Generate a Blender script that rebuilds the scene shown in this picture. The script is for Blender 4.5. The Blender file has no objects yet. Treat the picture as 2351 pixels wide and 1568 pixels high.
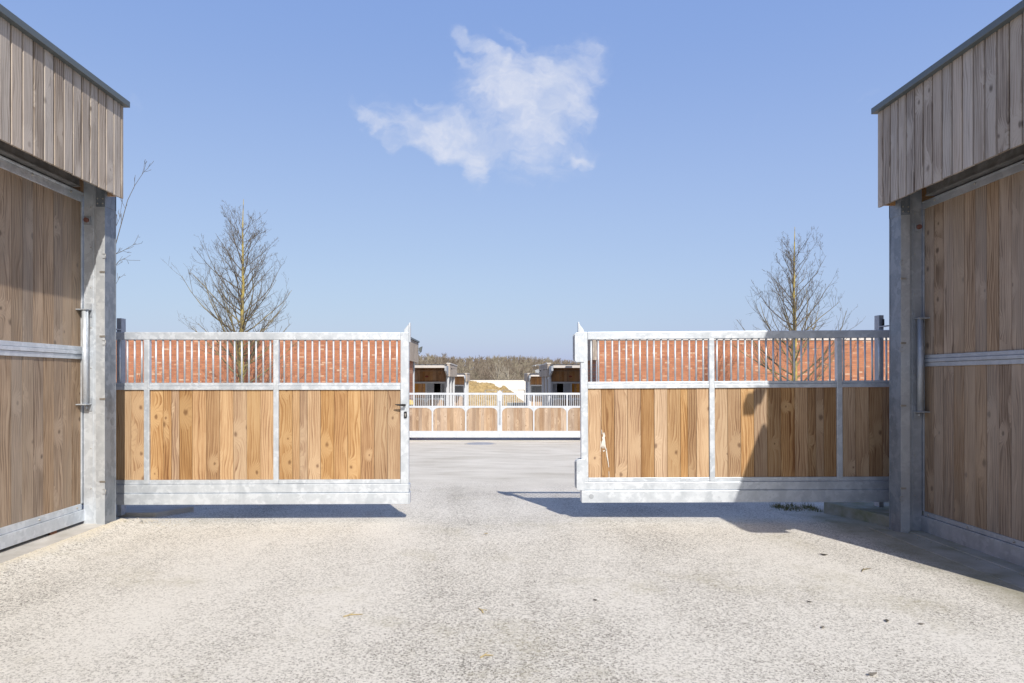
import bpy, math, random
from mathutils import Vector, Matrix
random.seed(7)
R = math.radians
sc = bpy.context.scene
col = sc.collection

# ------------------------------------------------------------------ camera
cam_d = bpy.data.cameras.new("camera"); cam = bpy.data.objects.new("camera", cam_d); col.objects.link(cam)
cam.location = (0, 0, 1.6); cam.rotation_euler = (R(90), 0, 0)
cam_d.lens = 24; cam_d.sensor_width = 36; cam_d.shift_x = 0.0168; cam_d.shift_y = 0.0362
cam_d.clip_start = 0.05; cam_d.clip_end = 3000
sc.camera = cam
# ------------------------------------------------------------------ light
SA, SS = 0.335, 0.87                     # sun travels (-SA, 1, -SS)
sun_vec = Vector((SA, -1, SS)).normalized()
EL = math.asin(sun_vec.z); AZ = math.atan2(sun_vec.x, sun_vec.y)
sd = bpy.data.lights.new("sun", 'SUN'); sun = bpy.data.objects.new("sun", sd); col.objects.link(sun)
sd.energy = 3.85; sd.angle = R(0.53); sd.color = (1.0, 0.93, 0.83)
sun.rotation_euler = sun_vec.to_track_quat('Z', 'Y').to_euler(); sun.location = (10, -20, 20)
sc.view_settings.view_transform = 'Standard'; sc.view_settings.look = 'None'
sc.view_settings.exposure = 0.45; sc.view_settings.gamma = 1

world = bpy.data.worlds.new("World"); sc.world = world; world.use_nodes = True
nt = world.node_tree; nt.nodes.clear()

class G:
    """tiny node-graph helper"""
    def __init__(s, tree): s.t = tree
    def n(s, typ, **kw):
        nd = s.t.nodes.new(typ)
        for k, v in kw.items(): setattr(nd, k, v)
        return nd
    def l(s, a, b): s.t.links.new(a, b)
    def setin(s, sock, v):
        if isinstance(v, bpy.types.NodeSocket): s.l(v, sock)
        elif v is not None: sock.default_value = v
    def m(s, op, a, b=None, c=None, clamp=False):
        nd = s.n('ShaderNodeMath', operation=op); nd.use_clamp = clamp
        for i, v in enumerate((a, b, c)):
            if v is not None: s.setin(nd.inputs[i], v)
        return nd.outputs[0]
    def vm(s, op, a, b=None, scale=None):
        nd = s.n('ShaderNodeVectorMath', operation=op)
        s.setin(nd.inputs[0], a)
        if b is not None: s.setin(nd.inputs[1], b)
        if scale is not None: s.setin(nd.inputs['Scale'], scale)
        return nd.outputs['Value'] if op in ('LENGTH', 'DISTANCE', 'DOT_PRODUCT') else nd.outputs[0]
    def mr(s, v, a, b, c=0.0, d=1.0, kind='LINEAR'):
        nd = s.n('ShaderNodeMapRange', interpolation_type=kind)
        s.setin(nd.inputs[0], v)
        for i, x in enumerate((a, b, c, d)): s.setin(nd.inputs[i + 1], x)
        return nd.outputs[0]
    def noise(s, vec, scale, detail=3, rough=.55, dist=0.0, out='Fac'):
        nd = s.n('ShaderNodeTexNoise'); s.setin(nd.inputs['Vector'], vec)
        nd.inputs['Scale'].default_value = scale; nd.inputs['Detail'].default_value = detail
        nd.inputs['Roughness'].default_value = rough; nd.inputs['Distortion'].default_value = dist
        return nd.outputs[out]
    def voro(s, vec, scale, feature='F1', out='Distance', rnd=1.0):
        nd = s.n('ShaderNodeTexVoronoi', feature=feature); s.setin(nd.inputs['Vector'], vec)
        nd.inputs['Scale'].default_value = scale
        if 'Randomness' in nd.inputs: nd.inputs['Randomness'].default_value = rnd
        return nd.outputs[out]
    def mapping(s, vec, loc=(0, 0, 0), rot=(0, 0, 0), scale=(1, 1, 1), kind='POINT'):
        nd = s.n('ShaderNodeMapping', vector_type=kind); s.setin(nd.inputs['Vector'], vec)
        if 'Location' in nd.inputs: nd.inputs['Location'].default_value = loc
        nd.inputs['Rotation'].default_value = rot; nd.inputs['Scale'].default_value = scale
        return nd.outputs[0]
    def mix(s, f, a, b, blend='MIX'):
        nd = s.n('ShaderNodeMix', data_type='RGBA', blend_type=blend)
        s.setin(nd.inputs[0], f)
        for i, v in ((6, a), (7, b)):
            if isinstance(v, (tuple, list)): v = tuple(v) + (1,) if len(v) == 3 else v
            s.setin(nd.inputs[i], v)
        return nd.outputs[2]
    def ramp(s, f, stops):
        nd = s.n('ShaderNodeValToRGB'); s.setin(nd.inputs[0], f)
        e = nd.color_ramp.elements
        while len(e) < len(stops): e.new(.5)
        for el, (p, c) in zip(e, stops): el.position = p; el.color = tuple(c) + (1,)
        return nd.outputs[0]

# ---- sky with one ragged fair-weather cloud
g = G(nt)
sky = g.n('ShaderNodeTexSky', sky_type='NISHITA', sun_disc=False)
sky.sun_elevation = EL; sky.sun_rotation = AZ; sky.altitude = 0
sky.air_density = 1.0; sky.dust_density = 1.3; sky.ozone_density = 2.6
tc = g.n('ShaderNodeTexCoord'); sep = g.n('ShaderNodeSeparateXYZ'); g.l(tc.outputs['Generated'], sep.inputs[0])
ysafe = g.m('MAXIMUM', sep.outputs[1], 0.02)
cu = g.m('DIVIDE', sep.outputs[0], ysafe); cw = g.m('DIVIDE', sep.outputs[2], ysafe)
comb = g.n('ShaderNodeCombineXYZ'); g.l(cu, comb.inputs[0]); g.l(cw, comb.inputs[1])
uv0 = comb.outputs[0]
w1 = g.vm('SUBTRACT', g.noise(uv0, 9, 4, .6, out='Color'), (.5, .5, .5))
w2 = g.vm('SUBTRACT', g.noise(uv0, 34, 4, .6, out='Color'), (.5, .5, .5))
uv = g.vm('ADD', uv0, g.vm('ADD', g.vm('SCALE', w1, scale=.10), g.vm('SCALE', w2, scale=.022)))
def P(x, y): return ((x - 1136) / 1567., (869 - y) / 1567., 0)
blobs = [(1225, 232, 150, 92, 12, 1.0), (1275, 185, 105, 70, 40, .95), (1165, 205, 115, 62, 20, .7), (1040, 305, 125, 60, 12, .9),
         (1088, 375, 34, 78, -8, .85), (985, 315, 80, 36, 25, .7), (885, 292, 70, 22, 48, .55), (850, 250, 60, 18, 35, .4),
         (1100, 118, 85, 30, 38, .6), (1140, 160, 75, 36, 30, .5), (1060, 95, 40, 22, 10, .5), (1345, 150, 60, 75, -15, .42), (1235, 330, 150, 75, 8, .45),
         (1332, 356, 40, 20, -10, .72), (1058, 145, 32, 14, 45, .55), (985, 232, 42, 14, 28, .45), (1345, 250, 42, 50, 0, .6),
         (1180, 95, 45, 20, 45, .4), (1160, 290, 170, 110, 10, .28), (905, 262, 95, 45, 35, .26), (1300, 130, 130, 60, -20, .26), (1200, 400, 120, 30, 0, .2), (315, 225, 32, 22, 60, .2), (1746, 300, 30, 20, 60, .10), (1995, 236, 20, 10, 0, .16)]
tot = None
for (bx, by, ra, rb, ang, wgt) in blobs:
    mp = g.mapping(uv, P(bx, by), (0, 0, R(-ang)), (ra / 1567., rb / 1567., 1), 'TEXTURE')
    d = g.vm('LENGTH', mp)
    v = g.mr(d, 0.15, 1.35, wgt, 0.0, 'SMOOTHSTEP')
    tot = v if tot is None else g.m('MAXIMUM', tot, v) if False else g.m('SUBTRACT', g.m('ADD', tot, v), g.m('MULTIPLY', tot, v))
st = g.mapping(uv, rot=(0, 0, R(35)), scale=(1, 2.2, 1))
fn = g.noise(st, 18, 9, .58, .15)
fn2 = g.noise(uv, 7, 5, .6)
nz = g.m('ADD', g.m('MULTIPLY', fn, .65), g.m('MULTIPLY', fn2, .35))
dens = g.m('ADD', g.m('MULTIPLY', tot, 1.12), g.m('MULTIPLY', g.m('SUBTRACT', nz, .53), 2.2))
dens = g.mr(dens, -.05, 1.5, 0, 1, 'SMOOTHSTEP')
dens = g.m('MULTIPLY', dens, g.mr(tot, .01, .30))
dens = g.m('MULTIPLY', dens, g.m('GREATER_THAN', sep.outputs[1], .05))
dens = g.m('MULTIPLY', dens, .92)
# the sky is whiter than the plain model towards the horizon (spring haze)
zen = g.mr(sep.outputs[2], .48, .95, 1, .62, 'SMOOTHSTEP')      # the zenith above the frame is deeper
skyc = g.vm('SCALE', g.vm('ADD', g.vm('MULTIPLY', sky.outputs[0], (.475, .38, .12)), (1.07, 1.79, 4.42)), scale=zen)
ccol = g.mix(g.mr(g.noise(uv, 16, 6, .55), .40, .62), (4.1, 4.5, 5.55), (5.35, 5.45, 5.95))
hzb = g.m('MULTIPLY', g.mr(sep.outputs[2], .0, .16, 0, 1, 'SMOOTHSTEP'), g.mr(sep.outputs[2], .20, .50, 1, 0, 'SMOOTHSTEP'))
hv = g.n('ShaderNodeCombineXYZ'); hv.inputs[0].default_value = .42; hv.inputs[1].default_value = .36; hv.inputs[2].default_value = .30
skyc = g.vm('ADD', skyc, g.vm('SCALE', hv.outputs[0], scale=hzb))
skycol = g.mix(dens, skyc, ccol)
bg = g.n('ShaderNodeBackground'); bg.inputs[1].default_value = 0.1125
g.l(skycol, bg.inputs[0])
out = g.n('ShaderNodeOutputWorld'); g.l(bg.outputs[0], out.inputs[0])

# ------------------------------------------------------------------ materials
def newmat(name):
    m = bpy.data.materials.new(name); m.use_nodes = True
    t = m.node_tree; t.nodes.clear(); gg = G(t)
    b = gg.n('ShaderNodeBsdfPrincipled'); o = gg.n('ShaderNodeOutputMaterial'); gg.l(b.outputs[0], o.inputs[0])
    return m, gg, b
def bump(gg, b, h, strength, dist):
    bn = gg.n('ShaderNodeBump'); bn.inputs['Strength'].default_value = strength; bn.inputs['Distance'].default_value = dist
    gg.l(h, bn.inputs['Height']); gg.l(bn.outputs[0], b.inputs['Normal'])

def wood(name, light, mid, dark, knot, weather=None, wamt=0.0, contrast=1.0, knots=1.0, tintvar=.35, rough=.75):
    m, q, b = newmat(name)
    uvn = q.n('ShaderNodeUVMap', uv_map='uv')
    at = q.n('ShaderNodeAttribute', attribute_name='tint')
    sx = q.n('ShaderNodeSeparateXYZ'); q.l(uvn.outputs[0], sx.inputs[0])
    U, V = sx.outputs[0], sx.outputs[1]
    def vec(a, bb):
        c = q.n('ShaderNodeCombineXYZ'); q.setin(c.inputs[0], a); q.setin(c.inputs[1], bb); return c.outputs[0]
    # knots: sparse cells
    kv = vec(q.m('MULTIPLY', U, 6.5), q.m('MULTIPLY', V, 2.3))
    kn = q.n('ShaderNodeTexVoronoi', feature='F1', voronoi_dimensions='2D'); q.l(kv, kn.inputs['Vector']); kn.inputs['Scale'].default_value = 1
    sc_ = q.n('ShaderNodeSeparateColor'); q.l(kn.outputs['Color'], sc_.inputs[0])
    on = q.m('GREATER_THAN', sc_.outputs[0], 1 - .30 * knots)
    ksz = q.mr(sc_.outputs[1], 0, 1, .6, 1.7)
    dx = q.n('ShaderNodeVectorMath', operation='SUBTRACT'); q.l(kv, dx.inputs[0]); q.l(kn.outputs['Position'], dx.inputs[1])
    dd = q.vm('LENGTH', q.vm('MULTIPLY', dx.outputs[0], (1.0, 2.1, 0)))      # physical aspect
    dd = q.m('DIVIDE', dd, ksz)
    dd = q.m('ADD', dd, q.m('MULTIPLY', q.m('SUBTRACT', q.noise(kv, 5, 3, .6), .5), .16))
    swirl = q.m('MULTIPLY', q.m('EXPONENT', q.m('MULTIPLY', q.m('MULTIPLY', dd, dd), -7)), on)
    lowf = q.noise(vec(q.m('MULTIPLY', U, 7), q.m('MULTIPLY', V, .85)), 1, 2, .5)
    bow = q.noise(vec(q.m('MULTIPLY', U, 3.2), q.m('MULTIPLY', V, 2.2)), 1, 1, .5)
    gfield = q.m('ADD', q.m('ADD', q.m('MULTIPLY', U, 46), q.m('MULTIPLY', lowf, 6.5)), q.m('MULTIPLY', bow, 1.8))
    gfield = q.m('ADD', gfield, q.m('MULTIPLY', swirl, 5.0))
    freq = q.mr(q.noise(vec(q.m('MULTIPLY', U, 4), q.m('MULTIPLY', V, .2)), 1, 1, .5), .3, .7, 1.6, 3.1)
    ring = q.m('FRACT', q.m('MULTIPLY', gfield, .74))
    ring = q.m('POWER', ring, 2.2)
    ring = q.m('MULTIPLY', ring, q.mr(ring, .82, 1.0, 1.0, .25))
    fine = q.noise(vec(q.m('MULTIPLY', gfield, 2.2), q.m('MULTIPLY', V, 1.2)), 1, 4, .7)
    amp = q.mr(q.noise(vec(q.m('MULTIPLY', U, 6), q.m('MULTIPLY', V, 1.1)), 1, 2, .6), .35, .65, .25, 1.15)
    ring = q.m('MULTIPLY', ring, amp)
    pores = q.noise(vec(q.m('MULTIPLY', U, 420), q.m('MULTIPLY', V, 9)), 1, 2, .6)
    tone = q.noise(vec(q.m('MULTIPLY', U, 5), q.m('MULTIPLY', V, .9)), 1, 3, .6)
    f = q.m('ADD', q.m('MULTIPLY', ring, .62 * contrast), q.m('MULTIPLY', q.m('SUBTRACT', fine, .5), 1.25 * contrast))
    f = q.m('ADD', f, q.m('MULTIPLY', q.m('SUBTRACT', tone, .5), 1.0))
    f = q.m('ADD', f, q.m('MULTIPLY', q.m('SUBTRACT', pores, .5), .55))
    ta = q.n('ShaderNodeSeparateColor'); q.l(at.outputs['Color'], ta.inputs[0])
    f = q.m('ADD', f, q.m('MULTIPLY', q.m('SUBTRACT', ta.outputs[0], .5), tintvar))
    f = q.m('ADD', f, .24)
    c = q.ramp(f, [(0.0, light), (.42, mid), (.95, dark)])
    halo = q.m('MULTIPLY', q.mr(dd, .10, .42, 1, 0, 'SMOOTHSTEP'), on)
    c = q.mix(q.m('MULTIPLY', halo, .38), c, mid)
    c = q.mix(q.m('MULTIPLY', q.m('MULTIPLY', q.mr(dd, .30, .75, 1, 0, 'SMOOTHSTEP'), on), .62), c, light)  # pale flame sheen around the knots, painted into the colour
    kc = q.m('MULTIPLY', q.mr(dd, .03, .15, 1, 0, 'SMOOTHSTEP'), on)
    c = q.mix(q.m('MULTIPLY', kc, .75), c, knot)
    if weather:
        wn = q.noise(vec(q.m('MULTIPLY', U, 9), q.m('MULTIPLY', V, 1.3)), 1, 4, .65)
        wf = q.mr(q.m('ADD', wn, q.m('MULTIPLY', q.m('SUBTRACT', ta.outputs[1], .5), .5)), .3, .7, 0, 1)
        c = q.mix(q.m('MULTIPLY', wf, wamt), c, weather)
        wd = q.mr(q.noise(vec(q.m('MULTIPLY', U, 16), q.m('MULTIPLY', V, 1.1)), 1, 4, .7), .56, .72)
        c = q.mix(q.m('MULTIPLY', wd, .5), c, dark)
    hs = q.n('ShaderNodeHueSaturation'); q.l(c, hs.inputs['Color'])
    q.l(q.mr(ta.outputs[1], 0, 1, .86, 1.14), hs.inputs['Value']); q.l(q.mr(ta.outputs[2], 0, 1, .8, 1.12), hs.inputs['Saturation'])
    q.l(hs.outputs[0], b.inputs['Base Color'])
    b.inputs['Roughness'].default_value = rough
    b.inputs['Specular IOR Level'].default_value = .25
    bump(q, b, q.m('SUBTRACT', q.m('MULTIPLY', pores, .4), q.m('ADD', q.m('MULTIPLY', ring, .6), q.m('MULTIPLY', kc, 1.0))), .35, .0015)
    return m

M = {}
M['gatewood'] = wood('gate larch wood', (.47, .32, .18), (.35, .21, .105), (.165, .08, .037), (.13, .068, .035), tintvar=.38, contrast=1.15)
M['farwood'] = wood('pale larch wood', (.48, .36, .255), (.375, .265, .18), (.22, .14, .09), (.16, .10, .06), tintvar=.45, knots=.8, contrast=1.2)
M['doorwood'] = wood('weathered door larch', (.45, .335, .235), (.30, .21, .14), (.125, .078, .047), (.07, .042, .028), (.25, .205, .16), .62, tintvar=.38, contrast=1.4)
M['greywood'] = wood('silvered larch cladding', (.50, .44, .38), (.355, .302, .253), (.135, .10, .076), (.07, .05, .038), (.385, .34, .30), .6, 1.35, 1.0, .3)
M['brownwood'] = wood('sheltered larch', (.50, .31, .17), (.39, .225, .115), (.22, .11, .05), (.09, .045, .02), tintvar=.5)
M['orangewood'] = wood('fresh orange larch', (.62, .33, .10), (.52, .25, .065), (.28, .10, .02), (.12, .05, .02), tintvar=.4)

def galv(name, base, dark, metal=.45, rough=.42, spangle=22, var=1.0):
    m, q, b = newmat(name)
    tcn = q.n('ShaderNodeTexCoord'); v = tcn.outputs['Object']
    wv = q.vm('ADD', v, q.vm('SCALE', q.vm('SUBTRACT', q.noise(v, 16, 3, .6, out='Color'), (.5, .5, .5)), scale=.07))
    cell = q.n('ShaderNodeTexVoronoi'); q.l(wv, cell.inputs['Vector']); cell.inputs['Scale'].default_value = spangle
    s2 = q.n('ShaderNodeSeparateColor'); q.l(cell.outputs['Color'], s2.inputs[0])
    n1 = q.noise(q.mapping(v, scale=(1, 1, .45)), 6, 5, .6, .6)
    n2 = q.noise(v, 45, 3, .6)
    sp = q.m('MULTIPLY', q.m('POWER', s2.outputs[0], 2), q.mr(q.noise(v, 7, 2), .40, .56))
    f = q.m('ADD', q.m('MULTIPLY', q.m('SUBTRACT', n1, .5), 1.5 * var), q.m('MULTIPLY', q.m('SUBTRACT', n2, .5), .5 * var))
    f = q.m('ADD', f, .42); f = q.m('SUBTRACT', f, q.m('MULTIPLY', sp, .95 * var))
    c = q.mix(q.mr(f, 0, 1), base, dark)
    q.l(c, b.inputs['Base Color']); b.inputs['Metallic'].default_value = metal
    q.l(q.mr(f, 0, 1, rough + .12, rough - .06), b.inputs['Roughness'])
    bump(q, b, n1, .15, .004)
    return m
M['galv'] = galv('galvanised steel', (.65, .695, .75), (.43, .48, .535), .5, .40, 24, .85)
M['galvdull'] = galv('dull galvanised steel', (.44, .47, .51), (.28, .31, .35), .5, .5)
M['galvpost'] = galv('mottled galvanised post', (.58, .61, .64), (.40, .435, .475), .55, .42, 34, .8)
M['galvshade'] = galv('shade-dark smooth galvanised', (.25, .28, .32), (.10, .125, .155), .35, .5, 14, 1.3)  # smooth steel with the post sides' shade put into its colour
M['trackgrey'] = galv('shade-dark track steel', (.20, .20, .20), (.09, .085, .08), .3, .6)  # steel colour darkened to paint the shade under the cladding
M['galvfar'] = galv('white galvanised steel', (.59, .62, .665), (.50, .54, .59), .3, .5)

def plain(name, c, rough=.6, metal=0.0, nscale=8, var=.25, spec=.4, c2=None, bmp=0.0):
    m, q, b = newmat(name)
    v = q.n('ShaderNodeTexCoord').outputs['Object']
    n = q.noise(v, nscale, 5, .6)
    c2 = c2 or tuple(x * (1 - var) for x in c)
    q.l(q.mix(q.mr(n, .3, .7), c, c2), b.inputs['Base Color'])
    b.inputs['Roughness'].default_value = rough; b.inputs['Metallic'].default_value = metal; b.inputs['Specular IOR Level'].default_value = spec
    if bmp: bump(q, b, q.noise(v, nscale * 5, 4, .6), .5, bmp)
    return m
M['grit'] = plain('pale grit', (.60, .55, .45), .9, 0, 60, .35)
M['trim'] = plain('anthracite folded metal', (.125, .145, .15), .45, .2, 3, .12)
M['black'] = plain('black plastic', (.02, .02, .022), .35)
M['brass'] = plain('lock metal', (.5, .48, .44), .35, .8)
M['darkroof'] = plain('dark ribbed roof', (.10, .09, .085), .6)
M['whitepaint'] = plain('white board', (.58, .55, .52), .6, 0, 5, .12)
M['redcap'] = plain('faded red cap', (.22, .10, .08), .6)
M['wallwhite'] = plain('pale concrete wall', (.72, .695, .655), .8, 0, .6, .06)
M['dark'] = plain('painted soffit shade', (.03, .028, .026), .9)
M['paintsplash'] = plain('white dried splash', (.70, .67, .62), .6)
M['rust'] = plain('rusty steel', (.20, .09, .05), .8, .2, 30)
M['yellow'] = plain('yellow enamel', (.80, .62, .16), .5)
M['concretemoss'] = plain('mossy concrete', (.34, .33, .30), .9, 0, 5, .4, c2=(.17, .18, .10), bmp=.01)
M['kerb'] = plain('concrete kerb', (.52, .50, .47), .85, 0, 4, .25, c2=(.36, .345, .31), bmp=.006)
M['kerbdirty'] = plain('dirty concrete kerb', (.42, .41, .38), .9, 0, 3, .25, c2=(.24, .235, .17), bmp=.008)
M['grass'] = plain('grass blades', (.10, .13, .035), .7, 0, 20, .4, c2=(.22, .19, .08))
M['leaf'] = plain('dry leaf', (.30, .27, .22), .8, 0, 30, .3)
M['leafdark'] = plain('dark dry leaf', (.10, .09, .07), .8, 0, 30, .3)
M['straw'] = plain('straw', (.52, .42, .22), .9, 0, 30, .3)
M['redmark'] = plain('red oval plate', (.30, .07, .05), .6)

def heapmat():
    m, q, b = newmat('straw manure')
    v = q.n('ShaderNodeTexCoord').outputs['Object']
    n = q.noise(v, 1.6, 8, .72, 1.0); n2 = q.noise(v, 7, 5, .7, 1)
    f = q.m('ADD', q.m('MULTIPLY', n, .6), q.m('MULTIPLY', n2, .4))
    q.l(q.ramp(f, [(.32, (.20, .13, .055)), (.47, (.48, .34, .15)), (.62, (.66, .50, .24))]), b.inputs['Base Color'])
    b.inputs['Roughness'].default_value = .9; bump(q, b, f, 1, .5); return m
M['heap'] = heapmat()

def brickmat():
    m, q, b = newmat('red brick wall')
    v = q.n('ShaderNodeTexCoord').outputs['Object']
    s = q.n('ShaderNodeSeparateXYZ'); q.l(v, s.inputs[0]); c = q.n('ShaderNodeCombineXYZ')
    q.l(s.outputs[0], c.inputs[0]); q.l(s.outputs[2], c.inputs[1])
    br = q.n('ShaderNodeTexBrick'); q.l(c.outputs[0], br.inputs['Vector'])
    br.offset = .5; br.inputs['Scale'].default_value = 1; br.inputs['Brick Width'].default_value = .22; br.inputs['Row Height'].default_value = .084
    br.inputs['Mortar Size'].default_value = .009; br.inputs['Mortar Smooth'].default_value = .3; br.inputs['Bias'].default_value = 0
    br.inputs['Color1'].default_value = (0, 0, 0, 1); br.inputs['Color2'].default_value = (1, 1, 1, 1); br.inputs['Mortar'].default_value = (.5, .5, .5, 1)
    bc = q.ramp(br.outputs['Color'], [(0, (.31, .115, .058)), (.35, (.385, .15, .073)), (.86, (.43, .18, .092)), (.95, (.50, .27, .165)), (1, (.54, .36, .25))])
    n = q.noise(v, 9, 5, .65)
    bc = q.mix(q.mr(n, .40, .8, 0, .3), bc, (.47, .20, .125))
    cc = q.mix(br.outputs['Fac'], bc, (.30, .17, .12))
    q.l(cc, b.inputs['Base Color']); b.inputs['Roughness'].default_value = .85
    bump(q, b, q.m('SUBTRACT', q.m('MULTIPLY', n, .3), br.outputs['Fac']), .6, .012); return m
M['brick'] = brickmat()

def barkmat(name, a, bcol, lich, lo=.42, hi=.55):
    m, q, b = newmat(name)
    v = q.n('ShaderNodeTexCoord').outputs['Object']
    n = q.noise(v, 14, 4, .7); n2 = q.noise(v, 3.2, 5, .7)
    c = q.mix(n, a, bcol)
    at = q.n('ShaderNodeAttribute', attribute_name='tint'); s = q.n('ShaderNodeSeparateColor'); q.l(at.outputs['Color'], s.inputs[0])
    c = q.mix(q.m('MULTIPLY', q.mr(n2, lo, hi), s.outputs[0]), c, lich)
    q.l(c, b.inputs['Base Color']); b.inputs['Roughness'].default_value = .9; return m
M['bark'] = barkmat('lichened bark', (.085, .072, .060), (.15, .13, .105), (.40, .32, .09), .38, .56)
M['farbark'] = barkmat('pale far bark', (.34, .30, .25), (.45, .41, .34), (.4, .38, .3))

def woodlandmat():
    m, q, b = newmat('winter twigs')
    v = q.n('ShaderNodeTexCoord').outputs['Object']
    at = q.n('ShaderNodeAttribute', attribute_name='tint'); s = q.n('ShaderNodeSeparateColor'); q.l(at.outputs['Color'], s.inputs[0])
    n = q.noise(v, .06, 4, .6)
    c = q.ramp(q.m('ADD', q.m('MULTIPLY', n, .5), q.m('MULTIPLY', s.outputs[0], .5)), [(.2, (.15, .12, .10)), (.5, (.205, .175, .14)), (.8, (.28, .255, .195))])
    q.l(c, b.inputs['Base Color']); b.inputs['Roughness'].default_value = .95; b.inputs['Specular IOR Level'].default_value = .1; return m
M['woodland'] = woodlandmat()
M['hill'] = plain('woodland floor', (.17, .14, .105), .95, 0, .05, .3, c2=(.13, .125, .075))

def groundmat():
    m, q, b = newmat('worn pale tarmac')
    v = q.n('ShaderNodeTexCoord').outputs['Object']
    wv = q.vm('ADD', v, q.vm('SCALE', q.vm('SUBTRACT', q.noise(v, 60, 2, .6, out='Color'), (.5, .5, .5)), scale=.016))
    st = q.n('ShaderNodeTexVoronoi'); q.l(wv, st.inputs['Vector']); st.inputs['Scale'].default_value = 80
    sc2 = q.n('ShaderNodeSeparateColor'); q.l(st.outputs['Color'], sc2.inputs[0])
    d = st.outputs['Distance']
    patch = q.noise(v, .55, 6, .6)
    patch2 = q.noise(v, 2.3, 5, .62)
    fine = q.noise(v, 150, 3, .7)
    mid = q.noise(v, 75, 4, .8)
    lowf = q.m('ADD', q.m('MULTIPLY', q.m('SUBTRACT', patch, .5), .6), q.m('MULTIPLY', q.m('SUBTRACT', patch2, .5), .3))
    band = q.noise(q.mapping(v, loc=(.4, 0, 0), scale=(1.1, .07, 1)), 1.0, 3, .55)
    lowf = q.m('ADD', lowf, q.m('MULTIPLY', q.m('SUBTRACT', band, .5), .7))
    spk = q.m('ADD', q.m('MULTIPLY', q.m('SUBTRACT', sc2.outputs[0], .5), .75), q.m('MULTIPLY', q.m('SUBTRACT', mid, .5), 2.5))
    spk = q.m('ADD', spk, q.m('MULTIPLY', q.m('SUBTRACT', fine, .5), .8))
    f = q.m('ADD', q.m('ADD', q.m('MULTIPLY', spk, .8), lowf), .65)
    c = q.ramp(f, [(.04, (.125, .116, .102)), (.27, (.285, .27, .24)), (.47, (.505, .482, .432)), (.76, (.71, .685, .625))])
    # moss/dirt stains
    sn = q.m('MULTIPLY', q.mr(q.noise(q.mapping(v, loc=(3.7, 1.2, 0)), .85, 5, .62), .56, .70), q.mr(q.noise(v, 25, 3, .7), .38, .6))
    c = q.mix(q.m('MULTIPLY', sn, .55), c, (.34, .31, .20))
    s = q.n('ShaderNodeSeparateXYZ'); q.l(v, s.inputs[0])
    # smoother, paler concrete apron past the first gate
    conc = q.ramp(q.m('ADD', q.m('MULTIPLY', q.noise(q.mapping(v, scale=(.6, 1.0, 1)), 1.3, 6, .62), .75), q.m('MULTIPLY', q.noise(v, 40, 2, .6), .25)), [(.30, (.44, .415, .355)), (.45, (.56, .535, .475)), (.62, (.66, .635, .575))])
    edge = q.m('ADD', s.outputs[1], q.m('MULTIPLY', q.m('SUBTRACT', q.noise(v, .7, 4, .6), .5), 5))
    c = q.mix(q.mr(edge, 10.2, 12.6), c, conc)
    # sandy grit along the left kerb
    gx = q.m('ADD', s.outputs[0], q.m('MULTIPLY', q.m('SUBTRACT', q.noise(v, 4, 4, .65), .5), .28))
    gl = q.m('MULTIPLY', q.mr(gx, -3.92, -4.02), q.mr(s.outputs[1], 8.2, 7.9))
    c = q.mix(q.m('MULTIPLY', gl, q.mr(q.noise(v, 60, 3, .7), .36, .5)), c, (.66, .61, .50))
    # smooth silted band by the right-hand wall
    gr = q.m('MULTIPLY', q.mr(q.m('ADD', s.outputs[0], q.m('MULTIPLY', q.m('SUBTRACT', q.noise(v, 1.5, 4, .6), .5), .7)), 3.55, 3.85), q.mr(s.outputs[1], 9, 8))
    silt = q.mix(q.mr(q.noise(v, 3, 5, .65), .35, .65), (.40, .375, .31), (.27, .26, .19))
    c = q.mix(q.m('MULTIPLY', gr, .85), c, silt)
    far = q.mr(s.outputs[1], 88, 92)
    c = q.mix(far, c, (.20, .19, .11))
    q.l(c, b.inputs['Base Color']); b.inputs['Roughness'].default_value = 1.0; b.inputs['Specular IOR Level'].default_value = .04
    h = q.m('ADD', q.m('MULTIPLY', mid, 1.0), q.m('MULTIPLY', fine, .4))
    bump(q, b, h, .55, .012); return m
M['ground'] = groundmat()

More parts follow.
